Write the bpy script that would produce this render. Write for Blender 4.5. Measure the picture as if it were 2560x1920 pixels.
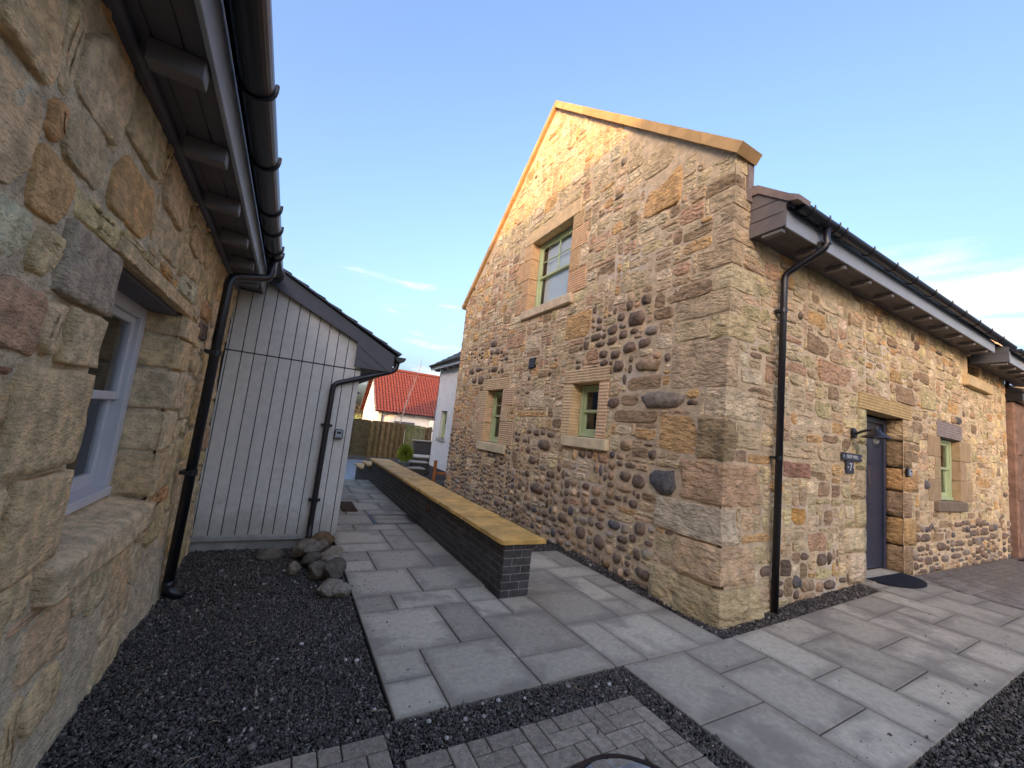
import bpy, math, random
import numpy as np
from mathutils import Vector, Matrix, noise
for _o in list(bpy.data.objects): bpy.data.objects.remove(_o)
SC = bpy.context.scene
COL = SC.collection
rad = math.radians
# ------------------------------------------------------------------ camera
CAM = Vector((-3.971, -2.644, 1.506))
_y, _p, _r = rad(-28.244), rad(6.774), rad(6.168)
_fw = Vector((-math.sin(_y)*math.cos(_p), math.cos(_y)*math.cos(_p), math.sin(_p)))
_rt = Vector((math.cos(_y), math.sin(_y), 0)); _up = _rt.cross(_fw)
_r2 = _rt*math.cos(_r) + _up*math.sin(_r); _u2 = _up*math.cos(_r) - _rt*math.sin(_r)
cd = bpy.data.cameras.new('camera'); cam = bpy.data.objects.new('camera', cd); COL.objects.link(cam)
cam.matrix_world = Matrix(((_r2.x, _u2.x, -_fw.x, CAM.x), (_r2.y, _u2.y, -_fw.y, CAM.y), (_r2.z, _u2.z, -_fw.z, CAM.z), (0, 0, 0, 1)))
cd.sensor_fit = 'HORIZONTAL'; cd.sensor_width = 36.0; cd.lens = 36.0*1009.93/2560
cd.clip_start = 0.05; cd.clip_end = 3000
SC.camera = cam
# ------------------------------------------------------------------ light
SUN_EL, SUN_AZ = 11.0, 42.0        # elevation; azimuth measured from -X towards -Y
to_sun = Vector((-math.cos(rad(SUN_AZ))*math.cos(rad(SUN_EL)), -math.sin(rad(SUN_AZ))*math.cos(rad(SUN_EL)), math.sin(rad(SUN_EL))))
sd = bpy.data.lights.new('sun', 'SUN'); sun = bpy.data.objects.new('sun', sd); COL.objects.link(sun)
sd.energy = .95; sd.angle = rad(0.6); sd.color = (1.0, 0.45, 0.1)
sun.rotation_euler = to_sun.to_track_quat('Z', 'Y').to_euler()
world = bpy.data.worlds.new('World'); SC.world = world; world.use_nodes = True
nt = world.node_tree; nt.nodes.clear()
def N(tree, typ, **kw):
    n = tree.nodes.new(typ)
    for k, v in kw.items():
        if hasattr(n, k): setattr(n, k, v)
        else: n.inputs[k.replace('_', ' ')].default_value = v
    return n
def L(tree, a, b): tree.links.new(a, b)
sky = N(nt, 'ShaderNodeTexSky'); sky.sky_type = 'NISHITA'; sky.sun_disc = False
sky.sun_elevation = rad(SUN_EL); sky.sun_rotation = math.atan2(to_sun.x, to_sun.y)
sky.altitude = 60; sky.air_density = 1.0; sky.dust_density = 8.0; sky.ozone_density = 3.0
CLOFF = (-6.982, -7.734, 0.44)
tc = N(nt, 'ShaderNodeTexCoord'); sep = N(nt, 'ShaderNodeSeparateXYZ'); L(nt, tc.outputs['Generated'], sep.inputs[0])
mp = N(nt, 'ShaderNodeMapping'); mp.inputs['Scale'].default_value = (1.7, 1.7, 9.0); mp.inputs['Location'].default_value = CLOFF
L(nt, tc.outputs['Generated'], mp.inputs[0])
nz = N(nt, 'ShaderNodeTexNoise'); nz.inputs['Scale'].default_value = 1.55; nz.inputs['Detail'].default_value = 7; nz.inputs['Roughness'].default_value = 0.55
L(nt, mp.outputs[0], nz.inputs['Vector'])
cr = N(nt, 'ShaderNodeMapRange'); cr.interpolation_type = 'SMOOTHSTEP'; cr.inputs[1].default_value = 0.53; cr.inputs[2].default_value = 0.68
L(nt, nz.outputs[0], cr.inputs[0])
el = N(nt, 'ShaderNodeMapRange'); el.interpolation_type = 'SMOOTHSTEP'; el.inputs[1].default_value = 0.44; el.inputs[2].default_value = 0.27
L(nt, sep.outputs[2], el.inputs[0])
e2 = N(nt, 'ShaderNodeMapRange'); e2.interpolation_type = 'SMOOTHSTEP'; e2.inputs[1].default_value = .0; e2.inputs[2].default_value = .06; L(nt, sep.outputs[2], e2.inputs[0])
m1 = N(nt, 'ShaderNodeMath', operation='MULTIPLY'); L(nt, el.outputs[0], m1.inputs[0]); L(nt, e2.outputs[0], m1.inputs[1])
mu = N(nt, 'ShaderNodeMath', operation='MULTIPLY'); L(nt, cr.outputs[0], mu.inputs[0]); L(nt, m1.outputs[0], mu.inputs[1])
CLOUD = (1.75, 1.7, 1.7, 1)
wb = N(nt, 'ShaderNodeMix', data_type='RGBA', blend_type='MULTIPLY'); wb.inputs[0].default_value = 1; L(nt, sky.outputs[0], wb.inputs[6]); wb.inputs[7].default_value = (1.06, .95, .955, 1)
mx = N(nt, 'ShaderNodeMix', data_type='RGBA'); L(nt, mu.outputs[0], mx.inputs[0]); L(nt, wb.outputs[2], mx.inputs[6]); mx.inputs[7].default_value = CLOUD
bg = N(nt, 'ShaderNodeBackground'); bg.inputs[1].default_value = 0.15; L(nt, mx.outputs[2], bg.inputs[0])
wo = N(nt, 'ShaderNodeOutputWorld'); L(nt, bg.outputs[0], wo.inputs[0])
vs = SC.view_settings; vs.view_transform = 'Standard'; vs.look = 'None'; vs.gamma = 1; vs.use_curve_mapping = False
vs.exposure = 2.38
SC.render.engine = 'CYCLES'
SC.cycles.max_bounces = 5; SC.cycles.diffuse_bounces = 4; SC.cycles.glossy_bounces = 2; SC.cycles.transparent_max_bounces = 8
# ------------------------------------------------------------------ helpers
WL = {}
XF = [1.0, Vector((0, 0, 0))]      # scale and offset from a builder's own coordinates to the place
def xf(p): return Vector(p)*XF[0]+XF[1]
def srgb(r, g, b):
    f = lambda c: (c/255/12.92) if c/255 <= .04045 else ((c/255+.055)/1.055)**2.4
    return (f(r), f(g), f(b))
def tag(o, label, cat, group=None):
    o['label'] = label; o['category'] = cat
    if group: o['group'] = group
    return o
def thing(name, label, cat, loc, group=None):
    o = bpy.data.objects.new(name, None); COL.objects.link(o); o.empty_display_size = .2
    o.location = xf(loc); WL[o] = xf(loc)
    return tag(o, label, cat, group)
def mk(name, V, F, mat, par=None, org=None, smooth=False, tint=None):
    """one mesh object from world-space vertices; tint: one colour or one per face"""
    base = WL[par] if par is not None else Vector((0, 0, 0))
    o_ = xf(org) if org is not None else base
    k_, t_ = XF
    me = bpy.data.meshes.new(name)
    me.from_pydata([(v[0]*k_+t_.x-o_.x, v[1]*k_+t_.y-o_.y, v[2]*k_+t_.z-o_.z) for v in V], [], F)
    if mat: me.materials.append(mat)
    if tint is not None:
        a = me.color_attributes.new('tint', 'FLOAT_COLOR', 'CORNER')
        n = len(me.loops)
        if len(tint) == 3 and not hasattr(tint[0], '__len__'):
            arr = np.tile(np.array([*tint, 1], dtype=np.float32), n)
        else:
            ls = np.array([len(f) for f in F]); arr = np.repeat(np.array([(*t, 1) for t in tint], dtype=np.float32), ls, axis=0).ravel()
        a.data.foreach_set('color', arr)
    if smooth: me.polygons.foreach_set('use_smooth', [True]*len(me.polygons))
    me.update()
    o = bpy.data.objects.new(name, me); COL.objects.link(o)
    if par is not None: o.parent = par
    o.location = o_ - base; WL[o] = o_
    return o
def struct(o, kind='structure'):
    o['kind'] = kind; return o
def boxvf(x0, x1, y0, y1, z0, z1, b=0.0):
    if b <= 0:
        V = [(x, y, z) for z in (z0, z1) for y in (y0, y1) for x in (x0, x1)]
        F = [(0, 2, 3, 1), (4, 5, 7, 6), (0, 1, 5, 4), (2, 6, 7, 3), (0, 4, 6, 2), (1, 3, 7, 5)]
        return V, F
    b = min(b, (x1-x0)*.45, (y1-y0)*.45, (z1-z0)*.45)
    V = []; ix = {}
    X = (x0, x1); Y = (y0, y1); Z = (z0, z1); s = (1, -1)
    for i in (0, 1):
        for j in (0, 1):
            for k in (0, 1):
                c = [X[i], Y[j], Z[k]]
                for ax in range(3):
                    p = [c[0]+b*s[i], c[1]+b*s[j], c[2]+b*s[k]]; p[ax] = c[ax]
                    ix[(i, j, k, ax)] = len(V); V.append(tuple(p))
    F = []
    g = lambda i, j, k, a: ix[(i, j, k, a)]
    F += [(g(0,0,0,0), g(0,0,1,0), g(0,1,1,0), g(0,1,0,0)), (g(1,0,0,0), g(1,1,0,0), g(1,1,1,0), g(1,0,1,0))]
    F += [(g(0,0,0,1), g(1,0,0,1), g(1,0,1,1), g(0,0,1,1)), (g(0,1,0,1), g(0,1,1,1), g(1,1,1,1), g(1,1,0,1))]
    F += [(g(0,0,0,2), g(0,1,0,2), g(1,1,0,2), g(1,0,0,2)), (g(0,0,1,2), g(1,0,1,2), g(1,1,1,2), g(0,1,1,2))]
    for i in (0, 1):
        for j in (0, 1):
            q = (g(i,j,0,0), g(i,j,0,1), g(i,j,1,1), g(i,j,1,0)); F.append(q if (i+j) % 2 else q[::-1])
    for j in (0, 1):
        for k in (0, 1):
            q = (g(0,j,k,1), g(0,j,k,2), g(1,j,k,2), g(1,j,k,1)); F.append(q if (j+k) % 2 else q[::-1])
    for i in (0, 1):
        for k in (0, 1):
            q = (g(i,0,k,2), g(i,0,k,0), g(i,1,k,0), g(i,1,k,2)); F.append(q if (i+k) % 2 else q[::-1])
    for i in (0, 1):
        for j in (0, 1):
            for k in (0, 1):
                t = (g(i,j,k,0), g(i,j,k,1), g(i,j,k,2)); F.append(t if (i+j+k) % 2 else t[::-1])
    return V, [tuple(f) for f in F]
def box(name, x0, x1, y0, y1, z0, z1, mat, par=None, b=0.0, tint=None, org=None, mid=False):
    V, F = boxvf(min(x0, x1), max(x0, x1), min(y0, y1), max(y0, y1), min(z0, z1), max(z0, z1), b)
    if mid: org = ((x0+x1)/2, (y0+y1)/2, (z0+z1)/2)
    return mk(name, V, F, mat, par, org=org, tint=tint)
def prism(poly, axis, a0, a1):
    """extrude a polygon (list of 2-tuples) along axis 'x','y','z'"""
    f = {'x': lambda p, a: (a, p[0], p[1]), 'y': lambda p, a: (p[0], a, p[1]), 'z': lambda p, a: (p[0], p[1], a)}[axis]
    n = len(poly); V = [f(p, a0) for p in poly] + [f(p, a1) for p in poly]
    ar = sum(poly[i][0]*poly[(i+1) % n][1]-poly[(i+1) % n][0]*poly[i][1] for i in range(n))
    up = (ar > 0) == (axis != 'y')
    if a1 < a0: up = not up
    F = [tuple(range(n-1, -1, -1)), tuple(range(n, 2*n))] + [(i, (i+1) % n, n+(i+1) % n, n+i) for i in range(n)]
    if not up: F = [q[::-1] for q in F]
    return V, F
def tube(path, r, n=12, caps=True, closed_r=None):
    P = [Vector(p) for p in path]; V = []; F = []
    prev = None
    for i, p in enumerate(P):
        d = (P[min(i+1, len(P)-1)]-P[max(i-1, 0)]).normalized()
        if 0 < i < len(P)-1:
            d = ((P[i+1]-p).normalized()+(p-P[i-1]).normalized()).normalized()
        a = Vector((0, 0, 1)) if abs(d.z) < .9 else Vector((1, 0, 0))
        if prev is not None: a = prev
        s = (a-d*a.dot(d)).normalized(); t = d.cross(s); prev = s
        rr = r[i] if hasattr(r, '__len__') else r
        for k in range(n):
            an = 2*math.pi*k/n; V.append(tuple(p+s*(math.cos(an)*rr)+t*(math.sin(an)*rr)))
    for i in range(len(P)-1):
        for k in range(n):
            F.append((i*n+k, i*n+(k+1) % n, (i+1)*n+(k+1) % n, (i+1)*n+k))
    if caps: F += [tuple(range(n-1, -1, -1)), tuple((len(P)-1)*n+k for k in range(n))]
    return V, F
def lathe(prof, c, n=20):
    V = []; F = []
    for r, z in prof:
        for k in range(n):
            a = 2*math.pi*k/n; V.append((c[0]+r*math.cos(a), c[1]+r*math.sin(a), c[2]+z))
    for i in range(len(prof)-1):
        for k in range(n): F.append((i*n+k, i*n+(k+1) % n, (i+1)*n+(k+1) % n, (i+1)*n+k))
    F += [tuple(range(n-1, -1, -1)), tuple((len(prof)-1)*n+k for k in range(n))]
    return V, F
def join(parts):
    V = []; F = []
    for v, f in parts:
        o = len(V); V += list(v); F += [tuple(i+o for i in q) for q in f]
    return V, F
def bend(pts, rad_=.05, k=4):
    """round the corners of a polyline"""
    P = [Vector(p) for p in pts]; out = [P[0]]
    for i in range(1, len(P)-1):
        a = (P[i-1]-P[i]).normalized(); b = (P[i+1]-P[i]).normalized()
        for j in range(k+1):
            t = j/k; q = (P[i]+a*rad_)*(1-t)**2 + P[i]*2*t*(1-t) + (P[i]+b*rad_)*t*t; out.append(q)
    return out+[P[-1]]
# ------------------------------------------------------------------ materials
def mat(name, col=(.5, .5, .5), rough=.8, spec=.3, metal=0, var=None, vscale=6, vdet=3, bump=0, bscale=40, bdist=.01, attr=False, objrand=0, spots=None, wave=None, coat=0, extra=None, coord='Object'):
    m = bpy.data.materials.new(name); m.use_nodes = True; t = m.node_tree; bs = t.nodes['Principled BSDF']
    tcn = N(t, 'ShaderNodeTexCoord'); co = tcn.outputs[coord]
    if coord == 'World':
        pass
    geo = N(t, 'ShaderNodeNewGeometry'); P = geo.outputs['Position']
    if attr:
        at = N(t, 'ShaderNodeAttribute', attribute_name='tint'); c = at.outputs['Color']
    else:
        rg = N(t, 'ShaderNodeRGB'); rg.outputs[0].default_value = (*col, 1); c = rg.outputs[0]
    def mixc(f, a, b, mode='MIX'):
        q = N(t, 'ShaderNodeMix', data_type='RGBA', blend_type=mode)
        if isinstance(f, (int, float)): q.inputs[0].default_value = f
        else: L(t, f, q.inputs[0])
        for i, s in ((6, a), (7, b)):
            if hasattr(s, 'is_linked') or hasattr(s, 'links'): L(t, s, q.inputs[i])
            else: q.inputs[i].default_value = (*s, 1)
        return q.outputs[2]
    def noi(scale, det=5, ro=.6, dist=0):
        q = N(t, 'ShaderNodeTexNoise'); q.inputs['Scale'].default_value = scale; q.inputs['Detail'].default_value = det
        q.inputs['Roughness'].default_value = ro; q.inputs['Distortion'].default_value = dist; L(t, P, q.inputs['Vector']); return q.outputs[0]
    def rng(s, a, b, c0=0, c1=1):
        q = N(t, 'ShaderNodeMapRange'); q.interpolation_type = 'SMOOTHSTEP'
        for i, v in enumerate((a, b, c0, c1)): q.inputs[i+1].default_value = v
        L(t, s, q.inputs[0]); return q.outputs[0]
    if objrand:
        oi = N(t, 'ShaderNodeObjectInfo'); v = rng(oi.outputs['Random'], 0, 1, 1-objrand, 1+objrand)
        hs = N(t, 'ShaderNodeHueSaturation'); L(t, v, hs.inputs['Value']); L(t, c, hs.inputs['Color']); c = hs.outputs[0]
    if var:                       # (dark multiplier, light multiplier)
        v = rng(noi(vscale, vdet), .3, .7, var[0], var[1])
        hs = N(t, 'ShaderNodeHueSaturation'); L(t, v, hs.inputs['Value']); L(t, c, hs.inputs['Color']); c = hs.outputs[0]
    if spots:                     # list of (scale, lo, hi, colour, strength)
        for (s_, lo, hi, cc, st) in spots:
            c = mixc(rng(noi(s_, 4, .65), lo, hi, 0, st), c, cc)
    if extra: c = extra(t, c, P, noi, rng, mixc, tcn) or c
    L(t, c, bs.inputs['Base Color'])
    bs.inputs['Roughness'].default_value = rough; bs.inputs['Specular IOR Level'].default_value = spec; bs.inputs['Metallic'].default_value = metal
    bs.inputs['Coat Weight'].default_value = coat
    if bump:
        hgt = noi(bscale, 4, .65)
        if wave:
            w = N(t, 'ShaderNodeTexWave'); w.bands_direction = wave[0]; w.inputs['Scale'].default_value = wave[1]; w.inputs['Distortion'].default_value = wave[2]; w.inputs['Detail'].default_value = 2
            L(t, P, w.inputs['Vector'])
            ad = N(t, 'ShaderNodeMath', operation='MULTIPLY_ADD'); L(t, w.outputs[1], ad.inputs[0]); ad.inputs[1].default_value = wave[3]; L(t, hgt, ad.inputs[2]); hgt = ad.outputs[0]
        bp = N(t, 'ShaderNodeBump'); bp.inputs['Strength'].default_value = bump; bp.inputs['Distance'].default_value = bdist; L(t, hgt, bp.inputs['Height']); L(t, bp.outputs[0], bs.inputs['Normal'])
    return m
def stone_extra(dark, pits):
    def f(t, c, P, noi, rng, mixc, tcn):
        c = mixc(rng(noi(3.1, 4), .52, .74, 0, .35), c, srgb(196, 170, 140))
        c = mixc(rng(noi(9, 5, .7), .58, .75, 0, dark), c, srgb(86, 70, 56))
        c = mixc(rng(noi(55, 3, .7), .6, .72, 0, pits), c, srgb(84, 62, 46))
        return c
    return f
def pit_bump(m, sc, strength, dist, stretch=(1, 1, 2.2)):
    """coarse chisel and bedding relief added to the bump already there"""
    t = m.node_tree; bs = t.nodes['Principled BSDF']; geo = N(t, 'ShaderNodeNewGeometry')
    mpn = N(t, 'ShaderNodeMapping'); mpn.inputs['Scale'].default_value = stretch; L(t, geo.outputs['Position'], mpn.inputs[0])
    q = N(t, 'ShaderNodeTexNoise'); q.inputs['Scale'].default_value = sc; q.inputs['Detail'].default_value = 3; q.inputs['Roughness'].default_value = .55; L(t, mpn.outputs[0], q.inputs['Vector'])
    bp = N(t, 'ShaderNodeBump'); bp.inputs['Strength'].default_value = strength; bp.inputs['Distance'].default_value = dist; L(t, q.outputs[0], bp.inputs['Height'])
    old = bs.inputs['Normal'].links[0].from_socket if bs.inputs['Normal'].is_linked else None
    if old: L(t, old, bp.inputs['Normal'])
    L(t, bp.outputs[0], bs.inputs['Normal'])
M = {}
M['stone'] = mat('rubble sandstone', attr=True, rough=.92, spec=.2, var=(.74, 1.2), vscale=7, bump=.9, bscale=34, bdist=.02, extra=stone_extra(.5, .4))
pit_bump(M['stone'], 11, 1.0, .05)
M['cobble'] = mat('whinstone cobble', attr=True, rough=.78, spec=.35, var=(.6, 1.3), vscale=14, bump=.6, bscale=45, bdist=.012, spots=[(38, .62, .74, srgb(150, 138, 124), .5), (8, .6, .75, srgb(120, 92, 72), .5)])
pit_bump(M['cobble'], 16, .6, .02, (1, 1, 1))
M['nearstone'] = mat('weathered sandstone', attr=True, rough=.93, spec=.2, var=(.72, 1.22), vscale=16, bump=.9, bscale=110, bdist=.012, extra=stone_extra(.25, .28))
pit_bump(M['nearstone'], 30, .8, .022, (1, 1, 2.0))
M['mortar'] = mat('lime mortar', srgb(212, 188, 154), rough=.95, spec=.15, var=(.82, 1.14), vscale=11, bump=.8, bscale=60, bdist=.012, spots=[(.9, .54, .7, srgb(222, 208, 190), .75), (1.3, .58, .75, srgb(184, 152, 122), .6)])
pit_bump(M['mortar'], 12, .5, .02, (1, 1, 1))
M['nearmortar'] = mat('lime pointing', srgb(236, 214, 178), rough=.95, spec=.15, var=(.78, 1.16), vscale=14, bump=1.0, bscale=120, bdist=.014, spots=[(1.6, .55, .72, srgb(214, 188, 150), .6), (30, .56, .7, srgb(184, 160, 130), .4), (6, .6, .75, srgb(232, 222, 204), .6)])
pit_bump(M['nearmortar'], 22, .9, .03, (1, 1, 1.4))
M['dressed'] = mat('dressed sandstone', attr=True, rough=.9, spec=.2, var=(.86, 1.1), vscale=8, bump=.35, bscale=90, bdist=.004)
M['droved'] = mat('droved sandstone', attr=True, rough=.9, spec=.2, var=(.86, 1.1), vscale=8, bump=.5, bscale=90, bdist=.012, wave=('Z', 8, 2.0, 1.3))
M['drovedv'] = mat('upright droved sandstone', attr=True, rough=.9, spec=.2, var=(.86, 1.1), vscale=8, bump=.5, bscale=90, bdist=.012, wave=('Z', 7, 1.0, 1.3))
M['coping'] = mat('new sandstone coping', srgb(200, 162, 112), rough=.88, spec=.2, var=(.86, 1.1), vscale=5, bump=.25, bscale=70, bdist=.004, objrand=.07)
M['capstone'] = mat('wall capping sandstone', srgb(206, 164, 92), rough=.7, spec=.35, var=(.72, 1.16), vscale=4.5, bump=.5, bscale=22, bdist=.006, objrand=.09, spots=[(3, .55, .75, srgb(172, 134, 76), .6), (9, .62, .78, srgb(206, 186, 150), .5)])
def slab_extra(t, c, P, noi, rng, mixc, tcn):
    s = N(t, 'ShaderNodeSeparateXYZ'); L(t, tcn.outputs['Generated'], s.inputs[0])
    def edge(o):
        a = N(t, 'ShaderNodeMath', operation='SUBTRACT'); L(t, o, a.inputs[0]); a.inputs[1].default_value = .5
        b = N(t, 'ShaderNodeMath', operation='ABSOLUTE'); L(t, a.outputs[0], b.inputs[0]); return b.outputs[0]
    mxn = N(t, 'ShaderNodeMath', operation='MAXIMUM'); L(t, edge(s.outputs[0]), mxn.inputs[0]); L(t, edge(s.outputs[1]), mxn.inputs[1])
    wob = N(t, 'ShaderNodeMath', operation='MULTIPLY_ADD'); L(t, noi(3.4, 4), wob.inputs[0]); wob.inputs[1].default_value = .34; L(t, mxn.outputs[0], wob.inputs[2])
    c = mixc(rng(wob.outputs[0], .5, .7, 0, .62), c, srgb(122, 114, 102))     # damp margins
    c = mixc(rng(noi(1.9, 5), .5, .66, 0, .75), c, srgb(134, 126, 114))      # drying patches
    c = mixc(rng(noi(5, 6), .6, .74, 0, .35), c, srgb(216, 204, 186))
    return c
M['slab'] = mat('riven paving slab', srgb(178, 168, 148), rough=.82, spec=.3, var=(.88, 1.1), vscale=26, bump=.35, bscale=30, bdist=.006, objrand=.2, extra=slab_extra)
M['paver'] = mat('concrete block paver', srgb(148, 136, 118), rough=.85, spec=.3, var=(.75, 1.2), vscale=30, bump=.7, bscale=150, bdist=.004, objrand=.16, spots=[(95, .61, .65, srgb(205, 200, 190), .85)])
M['yardpaver'] = mat('weathered yard paver', srgb(120, 114, 106), rough=.42, spec=.5, var=(.7, 1.25), vscale=9, bump=.6, bscale=60, bdist=.006, objrand=.3)
M['joint'] = mat('sand joint', srgb(70, 66, 60), rough=.95, var=(.6, 1.3), vscale=60, bump=.8, bscale=160, bdist=.006)
M['gravel'] = mat('dark whin chipping', attr=True, rough=.75, spec=.4, bump=.3, bscale=200, bdist=.002)
M['gravelbed'] = mat('gravel bed', srgb(54, 51, 48), rough=.95, var=(.5, 1.5), vscale=70, bump=1, bscale=90, bdist=.02)
M['soil'] = mat('ground', srgb(74, 70, 60), rough=.95, var=(.7, 1.25), vscale=3, bump=.6, bscale=18, bdist=.03)
M['brick'] = mat('blue engineering brick', srgb(70, 67, 66), rough=.72, spec=.35, var=(.7, 1.25), vscale=18, bump=.4, bscale=70, bdist=.004, objrand=.22, spots=[(6, .62, .8, srgb(92, 82, 76), .4)])
M['brickmortar'] = mat('grey mortar', srgb(150, 144, 136), rough=.95, var=(.75, 1.15), vscale=20, bump=.5, bscale=90, bdist=.005)
def clad_extra(t, c, P, noi, rng, mixc, tcn):
    sp = N(t, 'ShaderNodeSeparateXYZ'); L(t, P, sp.inputs[0])
    ad = N(t, 'ShaderNodeMath', operation='MULTIPLY_ADD'); L(t, noi(9, 4), ad.inputs[0]); ad.inputs[1].default_value = -.7; L(t, sp.outputs[2], ad.inputs[2])
    c = mixc(rng(ad.outputs[0], .22, -.22, 0, .5), c, srgb(140, 134, 112))      # rain splash above the plinth
    return mixc(rng(noi(2.5, 4), .56, .75, 0, .25), c, srgb(178, 174, 160))
M['clad'] = mat('grey painted boarding', srgb(212, 208, 198), rough=.62, spec=.3, var=(.94, 1.05), vscale=14, bump=.3, bscale=160, bdist=.002, objrand=.045, extra=clad_extra)
M['cladback'] = mat('boarding groove', srgb(62, 66, 74), rough=.8)
M['concrete'] = mat('pale concrete plinth', srgb(172, 168, 158), rough=.9, var=(.75, 1.08), vscale=5, bump=.4, bscale=60, bdist=.006, spots=[(3, .55, .75, srgb(120, 120, 108), .6)])
M['trim'] = mat('slate grey painted trim', srgb(82, 82, 88), rough=.5, spec=.4, var=(.93, 1.05), vscale=7)
M['trimbrown'] = mat('brown grey eaves boarding', srgb(116, 108, 104), rough=.6, spec=.3, var=(.9, 1.06), vscale=9, bump=.15, bscale=60, bdist=.002)
M['soffit'] = mat('dark soffit board', srgb(98, 95, 100), rough=.6, spec=.3, var=(.92, 1.05), vscale=9)
M['fascia'] = mat('painted fascia', srgb(158, 164, 172), rough=.45, spec=.5, var=(.95, 1.03), vscale=6)
M['rafter'] = mat('painted rafter end', srgb(118, 114, 114), rough=.6, spec=.3)
M['black'] = mat('black cast rainwater goods', srgb(28, 28, 34), rough=.34, spec=.55)
M['lead'] = mat('lead flashing', srgb(140, 122, 112), rough=.55, spec=.4, var=(.8, 1.15), vscale=12, bump=.5, bscale=16, bdist=.015)
M['slate'] = mat('roof slate', srgb(86, 90, 98), rough=.55, spec=.45, var=(.7, 1.2), vscale=8, bump=.6, bscale=14, bdist=.02, objrand=.1)
M['green'] = mat('sage green joinery', srgb(178, 190, 146), rough=.45, spec=.4, var=(.96, 1.03), vscale=10)
M['greyjoin'] = mat('pale grey joinery', srgb(206, 202, 202), rough=.45, spec=.4, var=(.96, 1.03), vscale=10)
M['door'] = mat('slate blue door', srgb(54, 58, 74), rough=.38, spec=.5, var=(.96, 1.03), vscale=6)
M['steel'] = mat('brushed steel', (.6, .6, .6), rough=.3, metal=1)
M['white'] = mat('white rendered wall', srgb(226, 224, 220), rough=.92, spec=.2, var=(.92, 1.03), vscale=5, bump=.9, bscale=26, bdist=.03)
M['blind'] = mat('white window blind', srgb(225, 226, 228), rough=.85)
M['dark'] = mat('dim room interior', srgb(46, 42, 38), rough=.9)
M['roomwall'] = mat('room plaster', srgb(150, 140, 126), rough=.9)
M['rubber'] = mat('black rubber mat', srgb(30, 31, 40), rough=.85, bump=.8, bscale=150, bdist=.004)
M['coir'] = mat('brown coir mat', srgb(86, 68, 54), rough=.95, bump=.8, bscale=120, bdist=.006, var=(.7, 1.2), vscale=40)
M['sign'] = mat('slate plaque', srgb(70, 72, 84), rough=.6, var=(.85, 1.1), vscale=20)
M['letter'] = mat('engraved white lettering', srgb(220, 220, 220), rough=.7)
M['rock'] = mat('grey garden rock', attr=True, rough=.85, spec=.3, var=(.72, 1.2), vscale=16, bump=.8, bscale=30, bdist=.015)
M['fence'] = mat('treated fence board', attr=True, rough=.85, var=(.7, 1.2), vscale=6, bump=.4, bscale=30, bdist=.004)
M['redtile'] = mat('red pantile', srgb(116, 60, 46), rough=.45, spec=.5, var=(.82, 1.15), vscale=9)
M['leaf'] = mat('conifer foliage', attr=True, rough=.7, spec=.25)
M['bark'] = mat('pale birch bark', srgb(196, 176, 160), rough=.85, var=(.6, 1.1), vscale=20)
M['post'] = mat('stained wooden post', srgb(150, 96, 52), rough=.8, var=(.75, 1.2), vscale=12)
M['pot'] = mat('grey glazed pot', srgb(92, 100, 98), rough=.5, spec=.4)
M['field'] = mat('winter field', srgb(170, 168, 70), rough=.95, var=(.8, 1.15), vscale=.3)
M['tin'] = mat('corrugated sheet', srgb(188, 196, 206), rough=.45, spec=.5, var=(.85, 1.05), vscale=6)
M['redwall'] = mat('red sandstone pier', srgb(132, 104, 88), rough=.9, var=(.7, 1.2), vscale=6, bump=.6, bscale=30, bdist=.015)
M['bulb'] = mat('clear bulb glass', (.9, .9, .9), rough=.05)
def glass(name, tr=.9, tintc=(.92, .95, .95), ior=1.5):
    m = bpy.data.materials.new(name); m.use_nodes = True; t = m.node_tree; t.nodes.clear()
    fr = N(t, 'ShaderNodeFresnel'); fr.inputs[0].default_value = ior
    tb = N(t, 'ShaderNodeBsdfTransparent'); tb.inputs[0].default_value = (*[c*tr for c in tintc], 1)
    gb = N(t, 'ShaderNodeBsdfGlossy'); gb.inputs['Roughness'].default_value = .02
    mxs = N(t, 'ShaderNodeMixShader'); ge = N(t, 'ShaderNodeNewGeometry'); bf = N(t, 'ShaderNodeMath', operation='SUBTRACT'); bf.inputs[0].default_value = 1; L(t, ge.outputs['Backfacing'], bf.inputs[1]); fm = N(t, 'ShaderNodeMath', operation='MULTIPLY'); L(t, fr.outputs[0], fm.inputs[0]); L(t, bf.outputs[0], fm.inputs[1]); L(t, fm.outputs[0], mxs.inputs[0]); L(t, tb.outputs[0], mxs.inputs[1]); L(t, gb.outputs[0], mxs.inputs[2])
    o = N(t, 'ShaderNodeOutputMaterial'); L(t, mxs.outputs[0], o.inputs[0]); return m
M['glass'] = glass('window glass', .96, ior=1.9)
M['clear'] = glass('lamp glass', .96)
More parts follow.
